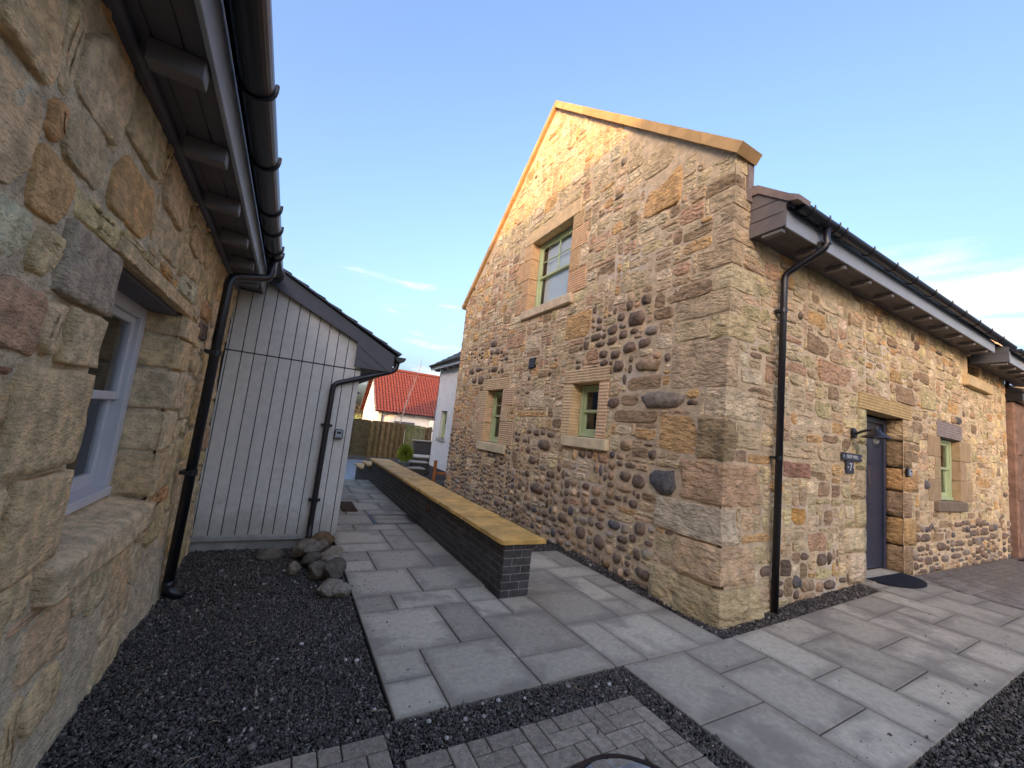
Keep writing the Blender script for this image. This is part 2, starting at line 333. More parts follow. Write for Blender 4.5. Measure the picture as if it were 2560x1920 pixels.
# stones measured on the walls: kind and colour, then extent along the wall and height
GFIX = "sv 0.09 0.68 4.71 5.18;so 0.71 1.34 4.64 5.25;sr 0.35 0.73 4.3 4.54;st 0.88 1.4 5.27 5.68;st 1.91 2.18 5.79 6.01;so 0.25 0.65 3.84 4.05;st 2.19 2.6 5.68 5.98;sy 0.97 1.35 4.12 4.3;so 1.78 2.01 4.68 4.88;st 0.02 0.4 3.61 3.81;sb 0.19 0.87 3.26 3.52;st 1.11 1.71 3.67 4;sb 1.86 2.27 4 4.26;so 2.31 2.99 3.14 3.61;sr 2.65 3.34 5.68 6;cd 1.09 1.28 3.39 3.57;cd 1.4 1.57 3.36 3.54;cd 1.17 1.52 3.13 3.39;cd 1.56 1.73 3.24 3.38;cd 1.68 1.91 3.07 3.25;cd 1.47 1.67 2.97 3.12;cd 1.29 1.47 2.99 3.11;cg 0.94 1.21 2.95 3.09;cd 2.04 2.32 3.04 3.17;cd 1.69 1.91 2.9 3.06;cd 2.28 2.47 2.92 3.08;cd 1.92 2.18 2.92 3.03;cd 1.29 1.58 2.74 2.93;cd 1.06 1.29 2.79 2.93;sp 0.72 0.98 2.74 2.94;cd 1.59 1.83 2.69 2.85;cd 1.87 2.06 2.74 2.88;cr 0.86 1.01 2.61 2.72;cd 0.69 0.85 2.55 2.69;cd 1.49 1.74 2.48 2.71;cb 0.82 1.36 2.46 2.66;sb 0.84 1.45 2.21 2.43;cg 0.49 1.16 1.99 2.23;sb 1.2 1.54 2.02 2.2;cd 0.31 0.48 2 2.1;sb 0.88 1.64 1.79 1.99;so 0.86 1.22 1.6 1.75;sp 1.28 1.58 1.63 1.76;so 0.25 0.85 1.46 1.91;sd -0.02 0.2 1.91 2.17;st 0.21 0.69 2.8 3.02;st 0.24 0.88 3.26 3.5;so 2.2 2.96 3.14 3.57;st 2.85 3.4 2.9 3.13;sp 3.78 4.36 3.15 3.45;cd 5.64 6.04 3.41 3.63;cd 5.75 5.99 3.24 3.4;cd 5.45 5.67 3.21 3.38;cd 5.02 5.23 3.03 3.16;cd 6.33 6.79 2.88 3.03;cd 6.82 7.11 2.86 3.05;cd 5.46 5.84 2.81 2.98;cd 5.16 5.38 2.77 2.92;cd 6.57 6.94 2.62 2.79;cd 6.14 6.53 2.56 2.83;so 6.02 6.36 3.21 3.43;sr 4.4 5.21 3.27 3.56;sb 3.74 4.26 3.01 3.14;sp 3.49 3.99 2.02 2.33;so 3.36 4.38 1.82 1.94;sb 3.12 3.29 1.82 1.94;cd 3.1 3.53 1.23 1.48;cd 3.74 3.95 1.49 1.63;cd 3.49 3.71 1.47 1.61;cd 3.29 3.47 1.5 1.63;cd 3.04 3.26 1.48 1.59;cd 4.16 4.38 1.31 1.43;cd 3.86 4.08 1.32 1.44;sp 3.58 3.8 1.28 1.44;cd 3.52 3.77 0.95 1.15;sb 4.16 4.44 0.8 1.15;cg 3.19 3.43 0.91 1.03;st 5.16 5.81 0.71 0.9;cb 1.26 1.5 1.4 1.59;cb 1.39 1.57 1.29 1.39;sb 1 1.29 1.34 1.51;cd 0.91 1.08 1.49 1.57;sp 2 2.37 1.09 1.22;cD 0.5 0.95 0.94 1.3;cd 0.31 0.46 1.31 1.4;cd 0.31 0.49 1.18 1.29;cd 1.23 1.47 1.02 1.18;cd 1 1.22 0.97 1.16;cd 1.18 1.37 1.21 1.29;st 0.31 0.44 0.98 1.17;cg 0.66 1.07 0.66 0.91;cb 1.21 1.51 0.86 0.99;cd 1.36 1.54 0.76 0.84;cd 1.04 1.15 0.85 0.93;cd 1.09 1.25 0.72 0.85;so 1.13 1.45 0.63 0.75;cd 0.9 1.15 0.42 0.6;so 0.3 0.84 0.23 0.42;cd 1.48 1.74 0.65 0.76;cd 1.77 2 0.61 0.71;cd 3.19 3.67 0.49 0.7;cd 2.87 3.21 0.82 0.95;sp 3.4 3.59 0.34 0.46;cd 4.67 5.02 -0.02 0.12;cd 3.04 3.24 0.48 0.6;cd 2.02 2.29 0.05 0.26;cd 1.61 1.87 0.03 0.27;cd 1.66 1.86 0.3 0.41;cw 1.47 1.63 0.23 0.37;cd 0.79 1.04 -0.06 0.09;cd 1.29 1.48 -0.02 0.11;cb 1.46 1.69 -0.16 0.04;cd 1.21 1.41 0.14 0.23;cd 0.97 1.1 0.13 0.26;cd 1.12 1.22 -0.01 0.08;cd 1.05 1.2 0.29 0.41;cd 2.76 2.92 0.15 0.28;cd 2.5 2.72 0.18 0.35;cd 3.01 3.22 0.15 0.29;cb 1.98 2.21 -0.06 0.08;sp 2.14 2.48 0.89 1.01;st 1.87 2.1 0.9 1.04"
FFIX = "sr 1.85 2.77 2.57 2.88;so 0.33 0.86 0.59 0.73;sR 1.1 1.74 1.31 1.53;sO 1.33 1.65 0.78 1;sd 1.09 1.31 0.22 0.42;st 1.2 1.6 2.14 2.29;sv 1.79 2.23 2.09 2.33;st 1.6 1.79 2.15 2.29;sb 4.24 4.93 2.61 2.9;sv 5.22 5.9 2.65 2.99;sr 3.21 3.52 2.61 2.74;sb 2.14 2.42 2.36 2.58;sb 5.13 5.59 3.05 3.27;so 6.52 7.24 2.71 2.95;sp 1.41 1.93 1.94 2.07;st 1.95 2.22 1.93 2.06;so 2.24 2.56 1.91 2.1;sv 1.87 2.22 1.02 1.11;sv 2.24 2.49 0.99 1.12;sv 2.51 2.8 1.03 1.11;sr 1.72 2.15 0.46 0.7;st 1.14 1.66 0.6 0.73;st 1.36 1.68 0.48 0.62;sb 2.03 2.31 0.74 0.97;st 0.18 0.64 1.6 1.85;so 0.43 0.87 1.4 1.56;st 1.08 1.51 1.57 1.69;so 1.63 2.02 1.77 1.88;st 1.25 1.61 1.73 1.91;st 1.89 2.41 1.56 1.79;cb 1.52 1.88 0.01 0.14;cd 2.07 2.41 -0.02 0.13;cd 2.47 2.68 0.03 0.13;sp 0.25 0.65 2.32 2.48;sb 0.37 0.83 2.23 2.32;sr 0.68 0.9 2.36 2.61;sr 1.04 1.58 2.57 2.72;st 2.99 3.19 2.61 2.79;sp 3.63 4.01 2.61 2.86;cd 4.99 5.34 0.3 0.42;cd 5.79 6.26 0.26 0.44;cd 6.65 7.11 0.34 0.46;cd 5.27 5.6 0.1 0.25;cd 4.98 5.24 0.15 0.25;cg 5.96 6.4 0.08 0.25;cd 5.61 5.89 0.12 0.25;cd 6.45 7.05 0.13 0.23;cd 8.16 8.6 0.47 0.67;cd 8.64 9.06 0.38 0.54;cg 7.05 7.48 0.16 0.3;cd 5.09 5.58 0.45 0.59;sb 5.66 6.2 0.46 0.59;sb 6.27 6.5 0.47 0.63;cd 4.76 5.04 0.04 0.18;cd 5.07 5.39 -0.02 0.06;cd 5.7 6.02 -0.04 0.07;cd 6.2 6.43 -0.08 -0.01;sb 5.91 6.4 0.66 0.82;so 8 8.75 1.4 1.63;sv 0.41 0.79 3.35 3.52;sr 0.63 0.93 3.6 3.83;sp 0.14 0.57 3.54 3.73;sv 0.23 0.57 3 3.2;st 0.45 0.77 2.86 2.97;sv 0.54 0.78 2.7 2.83;sb 1.67 1.9 3.56 3.72;sp 1.94 2.35 3.53 3.87;sv 1.49 1.8 2.7 2.88;sr 1.08 1.46 2.93 3.02;sb 1.58 2.17 2.91 3.17;sp 2.77 3.08 3.35 3.51;sr 2.4 2.65 3.2 3.4;st 1.22 1.55 3.69 3.78;st 1.24 1.56 3.54 3.67;st 0.4 0.63 2.5 2.61"
LFIX = "so -0.69 -0.24 2.14 2.43;st -1.04 -0.73 2.16 2.36;so -1.14 -0.88 1.95 2.15;sr -1.2 -0.9 1.57 1.78;sR -1.1 -.95 1.5 1.56;sd 1.08 1.4 1.95 2.11;st -.68 -.3 2.45 2.7;sp -1.32 -1.08 1.8 1.95;st -.2 .3 2.2 2.4;sp .4 .8 2.12 2.26"
# ------------------------------------------------------------------ rubble walls
TINT = {'t': (196, 172, 134), 'p': (212, 190, 154), 'o': (198, 158, 108), 'r': (186, 148, 116), 'b': (156, 130, 100), 'd': (112, 94, 78), 'g': (136, 122, 106), 'v': (186, 168, 124), 'y': (206, 184, 138), 'O': (192, 144, 82),
        'R': (164, 122, 98), 'D': (92, 88, 86), 'w': (156, 142, 124), 'n': (190, 160, 126), 'G': (172, 164, 150)}
TINT = {k: tuple(min(.8, c*1.2) for c in srgb(*v)) for k, v in TINT.items()}
def jit(c, rng, a=.1):
    k = 1+rng.uniform(-a, a); return tuple(min(1, max(0, x*k*(1+rng.uniform(-.035, .035)))) for x in c)
class Wall:
    """a rubble wall on a vertical plane: u along it, z up, n outwards"""
    def __init__(s, frame, u0, u1, z0, z1, top, openings, bulge, cell=.03):
        s.f = frame; s.u0, s.u1, s.z0, s.z1 = u0, u1, z0, z1; s.top = top; s.op = openings; s.bulge = bulge; s.c = cell
        s.nu = int((u1-u0)/cell); s.nz = int((z1-z0)/cell); s.occ = np.zeros((s.nz, s.nu), bool); s.st = []
        for i in range(s.nu):
            zt = top(u0+(i+.5)*cell); s.occ[max(0, int((zt-z0)/cell)):, i] = True
        for o in openings: s.block(*o)
    def block(s, a0, a1, b0, b1):
        c = s.c; i0, i1 = max(0, round((a0-s.u0)/c)), min(s.nu, round((a1-s.u0)/c)); j0, j1 = max(0, round((b0-s.z0)/c)), min(s.nz, round((b1-s.z0)/c))
        if i1 > i0 and j1 > j0: s.occ[j0:j1, i0:i1] = True
    def fixed(s, txt):
        for e in txt.split(';'):
            k, *v = e.split(); a0, a1, b0, b1 = map(float, v); a0 = max(a0, s.u0); a1 = min(a1, s.u1); b0 = max(b0, s.z0)
            c = s.c; i0, i1 = max(0, round((a0-s.u0)/c)), min(s.nu, round((a1-s.u0)/c)); j0, j1 = max(0, round((b0-s.z0)/c)), min(s.nz, round((b1-s.z0)/c))
            if i1-i0 < 2 or j1-j0 < 2: continue
            sub = s.occ[j0:j1, i0:i1]
            if sub.mean() > .3: continue
            # trim rows and columns that are mostly taken
            while i1-i0 > 2 and s.occ[j0:j1, i0].mean() > .3: i0 += 1
            while i1-i0 > 2 and s.occ[j0:j1, i1-1].mean() > .3: i1 -= 1
            while j1-j0 > 2 and s.occ[j0, i0:i1].mean() > .3: j0 += 1
            while j1-j0 > 2 and s.occ[j1-1, i0:i1].mean() > .3: j1 -= 1
            s.occ[j0:j1, i0:i1] = True
            s.st.append((k[0], TINT[k[1]], s.u0+i0*c, s.u0+i1*c, s.z0+j0*c, s.z0+j1*c))
    def fill(s, rng, size, pal, cob, skip=lambda u, z: False):
        c = s.c
        for j in range(s.nz):
            i = 0
            while i < s.nu:
                if s.occ[j, i]: i += 1; continue
                u, z = s.u0+i*c, s.z0+j*c
                isc = rng.random() < cob(u, z)
                w, h = size(u, z, isc, rng); wi, hi = max(2, round(w/c)), max(2, round(h/c))
                a = 1
                while a < wi and i+a < s.nu and not s.occ[j, i+a]: a += 1
                # swallow a sliver left at the end
                e = 0
                while i+a+e < s.nu and not s.occ[j, i+a+e] and e < 4: e += 1
                if e < 3: a += e
                b = 1
                while b < hi and j+b < s.nz and not s.occ[j+b, i:i+a].any(): b += 1
                e = 0
                while j+b+e < s.nz and not s.occ[j+b+e, i:i+a].any() and e < 3: e += 1
                if e < 2: b += e
                s.occ[j:j+b, i:i+a] = True
                if a >= 2 and b >= 2 and not skip(u, z):
                    s.st.append(('c' if isc else 's', jit(pal(u, z, isc, rng), rng), u, u+a*c, z, z+b*c))
                i += a
    def w(s, u, z, n):
        return s.f(u, z, n+s.bulge(u, z))
    def mesh(s, st, rng, hi=False):
        """vertices and faces of one stone in world space"""
        k, col, a0, a1, b0, b1 = st; W, H = a1-a0, b1-b0; cu, cz = (a0+a1)/2, (b0+b1)/2
        m = min(W, H); ph = rng.uniform(0, 99); V = []; F = []
        if k == 'c':
            n = 10 if not hi else 20; gap = .01; d = min(.05, .2*m)+.006; hw, hh = W/2-gap, H/2-gap; p = rng.uniform(2.1, 4.5); out = []
            rot = rng.uniform(-.4, .4)
            for i in range(n):
                an = 2*math.pi*(i+.5)/n; cx, cy = math.cos(an), math.sin(an); r = (abs(cx)**p+abs(cy)**p)**(-1/p)*(1+rng.uniform(-.24, .05)); out.append((cx*r*hw, cy*r*hh))
            rings = ((0, -.03, 1.0), (0, .3*d, .97), (0, .8*d, .74))
        else:
            gap = rng.uniform(.003, .009) if not hi else rng.uniform(.003, .01); hw, hh = W/2-gap, H/2-gap
            d = rng.uniform(.003, .019) if not hi else rng.uniform(.006, .019); c = []
            sk_ = rng.uniform(-.06, .06)*H
            for (sx, sy) in ((1, 1), (-1, 1), (-1, -1), (1, -1)):
                e = min(.32*m, rng.choice((.012, .02, .03, .05, .09)) if not hi else rng.choice((.015, .025, .04, .06, .1))); f = min(.32*m, e*rng.uniform(.5, 1.6))
                p1, p2 = (sx*hw, sy*(hh-f)), (sx*(hw-e), sy*hh)
                c += [p1, p2] if sx*sy > 0 else [p2, p1]
            out = []
            for i in range(8):
                p1, p2 = c[i], c[(i+1) % 8]; ln = math.hypot(p2[0]-p1[0], p2[1]-p1[1]); out.append(p1)
                step = .13 if not hi else .045
                q = min(int(ln/step), 2 if not hi else 9)
                for t in range(1, q+1): out.append((p1[0]+(p2[0]-p1[0])*t/(q+1), p1[1]+(p2[1]-p1[1])*t/(q+1)))
            am = .014 if not hi else .011
            o2 = []
            for (x, y) in out:
                w1 = noise.noise((x*9+ph, y*9, cu)); w2 = noise.noise((x*9, y*9+ph, cz)); r1 = rng.uniform(-.35, .35) if not hi else 0
                o2.append((x*(1-.5*am/max(hw, .03)+am*w1/max(hw, .03)), y*(1-.5*am/max(hh, .03)+am*(w2+r1)/max(hh, .03))+sk_*x/max(hw, .05)*.5))
            out = o2; n = len(out); bv = min(.011, .1*m)
            rings = ((0, -.03, 1), (0, .5*d, 1), (bv, d, 1)) if not hi else ((0, -.03, 1), (0, .55*d, 1), (.6*bv, d, 1), (3*bv, d*1.05, 1), (0, d, .5))
        tu, tz = rng.uniform(-.05, .05), rng.uniform(-.07, .07)
        for ins, dp, sc in rings:
            for (x, y) in out:
                uu, zz = x*sc*(max(.01, hw-ins)/hw), y*sc*(max(.01, hh-ins)/hh)
                dd = dp
                if dp > 0:
                    dd += tu*uu+tz*zz+rng.uniform(-.25, .25)*d
                    if hi: dd += (noise.noise((cu*3+uu*11, cz*3+zz*15, ph))*.007+noise.noise((uu*30, zz*38, ph))*.005)*(1 if ins or sc < 1 else .5)
                V.append(s.w(cu+uu, cz+zz, dd))
        V.append(s.w(cu, cz, d*1.05+rng.uniform(-.1, .3)*d))
        R = len(rings)
        for r_ in range(R-1):
            for i in range(n): F.append((r_*n+i, r_*n+(i+1) % n, (r_+1)*n+(i+1) % n, (r_+1)*n+i))
        for i in range(n): F.append(((R-1)*n+i, (R-1)*n+(i+1) % n, R*n))
        if s.flip: F = [f[::-1] for f in F]
        return V, F, s.w(cu, cz, 0)
    def mortar(s, name, par, mt, step, amp=.007):
        us = set(np.arange(s.u0, s.u1+1e-6, step).round(4)); zs = set(np.arange(s.z0, s.z1+1e-6, step).round(4))
        for a0, a1, b0, b1 in s.op: us |= {round(a0, 4), round(a1, 4)}; zs |= {round(b0, 4), round(b1, 4)}
        us.add(round(s.u1, 4)); us = sorted(u for u in us if s.u0-1e-6 <= u <= s.u1+1e-6); zs = sorted(z for z in zs if s.z0-1e-6 <= z <= s.z1+1e-6)
        V = []; F = []; nu = len(us)
        for z in zs:
            for u in us:
                zz = min(z, s.top(u)); V.append(s.w(u, zz, noise.noise((u*6, zz*6, 3.3))*amp+noise.noise((u*17, zz*17, 9.1))*amp*.6))
        for j in range(len(zs)-1):
            for i in range(nu-1):
                um, zm = (us[i]+us[i+1])/2, (zs[j]+zs[j+1])/2
                if zs[j] >= max(s.top(us[i]), s.top(us[i+1])): continue
                if any(a0 < um < a1 and b0 < zm < b1 for a0, a1, b0, b1 in s.op): continue
                q = (j*nu+i, j*nu+i+1, (j+1)*nu+i+1, (j+1)*nu+i); F.append(q[::-1] if s.flip else q)
        return mk(name, V, F, mt, par, smooth=True)
    def score(s, st):
        p = xf(s.f((st[2]+st[3])/2, (st[4]+st[5])/2, 0)); d = CAM-p; n = Vector(s.f(0, 0, 1))-Vector(s.f(0, 0, 0))
        v = -d; 
        zc = v.dot(_fw)
        if zc < .05: return 0
        x, y = v.dot(_r2)/zc*1009.93, v.dot(_u2)/zc*1009.93
        if abs(x) > 1330 or abs(y) > 1010: return 0
        return (st[3]-st[2])*(st[5]-st[4])*abs(n.dot(d.normalized()))/d.length_squared
def emit(walls, single, rng, matfor, hi=False):
    """walls: (Wall, parent); the `single` stones that show largest become objects, the rest one part per wall"""
    al = [(w.score(st), wi, st) for wi, (w, par) in enumerate(walls) for st in w.st]
    al.sort(key=lambda q: -q[0])
    rest = {}
    for r, (sc, wi, st) in enumerate(al):
        w, par = walls[wi]; V, F, c = w.mesh(st, rng, hi)
        mt = matfor(st)
        if r < single and sc > 0:
            mk('stone', V, F, mt, par, org=c, smooth=(st[0] == 'c' or hi), tint=st[1])
        else:
            d = rest.setdefault((wi, st[0] == 'c'), [[], [], [], mt]); o = len(d[0]); d[0] += V; d[1] += [tuple(i+o for i in f) for f in F]; d[2] += [st[1]]*len(F)
    for (wi, isc), (V, F, T, mt) in rest.items():
        o = mk('small_cobbles' if isc else 'small_stones', V, F, mt, walls[wi][1], smooth=isc or hi, tint=T); struct(o, 'stuff')
# ------------------------------------------------------------------ the stone house: gable on x=0, door front on y=0 of its own frame
XF[0], XF[1] = .91, Vector((-.357, -.238, .1355))
GW, RIDGE, EAVE = 8.06, 8.43, 4.98
SL = (RIDGE-EAVE)/(GW/2)
house = thing('stone_house', 'two storey sandstone rubble house with sunlit gable peak and green sash windows', 'house', (0, 0, -.15))
gtop = lambda y: EAVE-.06+SL*(y if y < GW/2 else GW-y)
def belly(u, z):       # the old corner bulges near the ground
    return .10*max(0, 1-max(0, z)/1.15)**1.5*max(0, 1-abs(u)/1.6)
UPW = (3.06, 4.46, 4.0, 5.5); LOR = (2.0, 2.64, 1.55, 2.39); LOL = (5.1, 5.9, 1.23, 2.41)
gab = Wall(lambda u, z, n: (-n, u, z), 0.0, 7.98, -.3, 8.5, gtop, [], belly)
gab.flip = True
DOOR = (3.22, 4.5, 0.0, 2.37); FRW = (6.04, 7.03, 1.12, 2.23); SLOT = (7.55, 8.25, 3.55, 3.99)
fro = Wall(lambda u, z, n: (u, -n, z), 0.0, 10.1, -.3, 4.95, lambda x: 4.92 if x < .3 else 4.05, [], belly)
fro.flip = False
rq = random.Random(5)
QUOIN = [(4.70, 4.93, .5, .28, 't'), (4.51, 4.69, .36, .2, 'b'), (4.29, 4.5, .3, .38, 't'), (4.07, 4.28, .24, .4, 't'), (3.87, 4.06, .2, .42, 't'), (3.6, 3.86, .42, .2, 't'), (3.32, 3.59, .22, .46, 't'), (3.05, 3.31, .7, .22, 't'), (2.77, 3.04, .22, .5, 'y'), (2.23, 2.76, .72, .2, 't'), (1.9, 2.22, .24, .58, 'p'), (1.44, 1.89, .3, .2, 'b'), (.98, 1.43, .5, .62, 'r'), (.6, .97, .82, .24, 'p'), (.22, .59, .5, .5, 'n'), (-.3, .21, .78, .62, 'v')]
for z0, z1, lg, lf, c in QUOIN:
    gab.block(0, lg, z0, z1); fro.block(0, lf, z0, z1)
def roughblock(x0, x1, y0, y1, z0, z1, rng, k=5, rnd=.1, amp=.012, disp=None):
    """a block with worn edges and uneven faces"""
    V = []; F = []; ix = {}
    hx, hy, hz = (x1-x0)/2, (y1-y0)/2, (z1-z0)/2; c = ((x0+x1)/2, (y0+y1)/2, (z0+z1)/2); sd = rng.uniform(0, 50); b = min(hx, hy, hz)*rnd*2
    def vid(p):
        q = tuple(round(t, 5) for t in p)
        if q in ix: return ix[q]
        w = []
        h = (hx, hy, hz); inner = [max(-h[i]+b, min(h[i]-b, p[i]*h[i])) for i in range(3)]; d = Vector([p[i]*h[i]-inner[i] for i in range(3)])
        if d.length > 1e-9: d = d.normalized()*min(b, d.length)
        v = Vector(inner)+d
        nn = noise.noise((v.x*5+sd, v.y*5, v.z*6))*amp+noise.noise((v.x*14, v.y*14+sd, v.z*16))*amp*.5
        v += (v.normalized() if v.length else v)*nn
        v = Vector((c[0]+v.x, c[1]+v.y, c[2]+v.z))
        if disp: v += Vector(disp(v))
        ix[q] = len(V); V.append(tuple(v)); return ix[q]
    g = [-1+2*i/k for i in range(k+1)]
    e = min(.9, b/max(hx, hy, hz)*1.5)
    for ax in range(3):
        for s in (-1, 1):
            for i in range(k):
                for j in range(k):
                    q = []
                    for (a, b_) in ((i, j), (i+1, j), (i+1, j+1), (i, j+1)):
                        p = [0, 0, 0]; p[ax] = s; p[(ax+1) % 3] = g[a]; p[(ax+2) % 3] = g[b_]; q.append(vid(p))
                    F.append(tuple(q) if s > 0 else tuple(q[::-1]))
    return V, F
# dressed openings
def opening_g(W, surrounds):
    gab.op.append(W); gab.block(*W)
    for s in surrounds: gab.block(*s)
def surround_part(name, par, plane, a0, a1, b0, b1, mt, tint, out=.016, dep=.2, b=.006, g=.004):
    a0 += g; a1 -= g; b0 += g; b1 -= g
    if plane == 'g': return box(name, -out, dep, a0, a1, b0, b1, mt, par, b, tint, mid=True)
    return box(name, a0, a1, -out, dep, b0, b1, mt, par, b, tint, mid=True)
def sash(par, plane, a0, a1, b0, b1, dep, joinery, topbars, split=.5, fw=.055, sashw=.045, backing='dark', sillz=None):
    """sliding sash window set `dep` into the wall, a along the wall, b up"""
    def bx(nm, p0, p1, q0, q1, d0, d1, mt, pr, bv=.004):
        if plane == 'g': return box(nm, d0, d1, p0, p1, q0, q1, mt, pr, bv, mid=True)
        if plane == 'l': return box(nm, -4.66-d1, -4.66-d0, p0, p1, q0, q1, mt, pr, bv, mid=True)
        return box(nm, p0, p1, d0, d1, q0, q1, mt, pr, bv, mid=True)
    bx('frame_jamb', a0, a0+fw, b0, b1, dep, dep+.1, joinery, par); bx('frame_jamb', a1-fw, a1, b0, b1, dep, dep+.1, joinery, par)
    bx('frame_head', a0+fw, a1-fw, b1-fw, b1, dep+.001, dep+.1, joinery, par); bx('frame_sill', a0+fw-.001, a1-fw+.001, b0, b0+.05, dep-.03, dep+.1, joinery, par)
    A0, A1, B0, B1 = a0+fw, a1-fw, b0+.05, b1-fw; mid = B0+(B1-B0)*split
    up = (mid-.02, B1, dep+.025, dep+.06); lo = (B0, mid+.02, dep+.055, dep+.09)
    for nm, (q0, q1, d0, d1), rails in (('upper_sash', up, (.045, .045)), ('lower_sash', lo, (.075, .045))):
        s_ = bx(nm, A0, A0+sashw, q0, q1, d0, d1, joinery, par)
        bx('stile', A1-sashw, A1, q0, q1, d0, d1, joinery, s_); bx('rail', A0+sashw, A1-sashw, q0, q0+rails[0], d0+.001, d1, joinery, s_); bx('rail', A0+sashw, A1-sashw, q1-rails[1], q1, d0+.001, d1, joinery, s_)
        dm = (d0+d1)/2
        bx('pane', A0+sashw-.005, A1-sashw+.005, q0+rails[0]-.005, q1-rails[1]+.005, dm, dm+.006, M['glass'], s_, 0)
        if nm == 'upper_sash' and topbars:
            nx, nz_ = topbars
            for i in range(1, nx):
                p = A0+sashw+(A1-A0-2*sashw)*i/nx; bx('glazing_bar', p-.011, p+.011, q0+rails[0], q1-rails[1], d0+.004, d1-.002, joinery, s_)
            for i in range(1, nz_):
                p = q0+rails[0]+(q1-rails[1]-q0-rails[0])*i/nz_; bx('glazing_bar', A0+sashw, A1-sashw, p-.011, p+.011, d0+.006, d1-.003, joinery, s_)
    # the room behind
    bk = bx('room_lining', a0-.1, a1+.1, b0-.1, b1+.1, dep+.102, dep+.9, M['dark'], par, 0)
    me = bk.data
    # open the side towards the pane
    import bmesh
    bm = bmesh.new(); bm.from_mesh(me); bm.faces.ensure_lookup_table()
    key = {'g': lambda f: f.calc_center_median().x, 'l': lambda f: -f.calc_center_median().x, 'f': lambda f: f.calc_center_median().y}[plane]
    fc = min(bm.faces, key=key); bmesh.ops.delete(bm, geom=[fc], context='FACES_ONLY'); bmesh.ops.reverse_faces(bm, faces=bm.faces); bm.to_mesh(me); bm.free()
    if backing == 'blind':
        bx('blind', a0+fw, a1-fw-.12, b0+.05, b1-.02, dep+.105, dep+.115, M['blind'], par, 0)
    elif backing == 'curtain':
        bx('curtain', a0+fw, a0+fw+(a1-a0)*.5, b0, b1, dep+.2, dep+.22, M['roomwall'], par, 0)
def empty_part(name, par, loc):
    o = bpy.data.objects.new(name, None); COL.objects.link(o); o.parent = par; WL[o] = xf(loc); o.location = WL[o]-WL[par]; o.empty_display_size = .1; return o
DR = srgb(216, 184, 144); DR2 = srgb(210, 172, 130); DP = srgb(218, 196, 160)
rt_ = random.Random(11)
def surrounds(plane, name, W, lintel, sill, left, right, tints, lintel_mat, jamb_mat, sill_out=.07, dep=.2):
    wall = gab if plane == 'g' else fro
    wall.op.append(W); wall.block(*W); wall.block(*lintel); wall.block(*sill)
    w = empty_part(name, house, (0, W[0], W[2]) if plane == 'g' else (W[0], 0, W[2]))
    surround_part('lintel', w, plane, *lintel, lintel_mat, jit(tints[0], rt_, .04), out=.02, dep=dep)
    surround_part('stone_sill', w, plane, *sill, M['dressed'], jit(tints[2], rt_, .04), out=sill_out, dep=dep+.02, b=.012)
    for side, lst in ((0, left), (1, right)):
        for i, (a, z0, z1) in enumerate(lst):
            r = (a, W[0], z0, z1) if side == 0 else (W[1], a, z0, z1)
            wall.block(*r); surround_part('jamb_stone', w, plane, *r, jamb_mat, jit(tints[1], rt_, .06), out=.016, dep=dep)
    return w
wu = surrounds('g', 'first_floor_window', UPW, (2.86, 4.72, 5.5, 5.79), (2.86, 4.6, 3.82, 4.0),
    [(2.56, 4.0, 4.42), (2.8, 4.42, 4.82), (2.6, 4.82, 5.22), (2.76, 5.22, 5.5)], [(4.95, 4.0, 4.38), (4.72, 4.38, 4.72), (5.0, 4.72, 5.16), (4.76, 5.16, 5.5)], (DR, DR2, DP), M['dressed'], M['droved'])
sash(wu, 'g', 3.07, 4.45, 4.01, 5.49, .17, M['green'], (2, 2), .5, backing='blind')
wr = surrounds('g', 'ground_floor_window', LOR, (1.79, 2.88, 2.39, 2.62), (1.7, 2.77, 1.38, 1.55), [(1.79, 1.55, 2.39)], [(2.87, 1.55, 2.39)], (DR, DR, DP), M['droved'], M['drovedv'])
sash(wr, 'g', 2.01, 2.63, 1.56, 2.38, .17, M['green'], None, .5, backing='curtain')
wl_ = surrounds('g', 'ground_floor_window', LOL, (4.84, 6.14, 2.41, 2.67), (4.7, 6.06, 1.04, 1.23), [(4.5, 1.23, 1.7), (4.82, 1.7, 2.05), (4.6, 2.05, 2.41)], [(6.36, 1.23, 1.66), (6.2, 1.66, 2.02), (6.4, 2.02, 2.41)], (DR, DR, DP), M['droved'], M['droved'])
sash(wl_, 'g', 5.11, 5.89, 1.24, 2.4, .17, M['green'], (2, 2), .52, backing='curtain')
wf = surrounds('f', 'ground_floor_window', FRW, (5.9, 7.12, 2.23, 2.52), (5.74, 7.16, .95, 1.12), [(5.5, 1.12, 1.5), (5.8, 1.5, 1.87), (5.48, 1.87, 2.23)], [(7.66, 1.12, 1.5), (7.35, 1.5, 1.86), (7.6, 1.86, 2.23)], (srgb(150, 140, 132), srgb(170, 146, 112), srgb(128, 112, 96)), M['droved'], M['dressed'], dep=.12)
sash(wf, 'f', 6.05, 7.02, 1.13, 2.22, .1, M['green'], None, .52, backing='curtain')
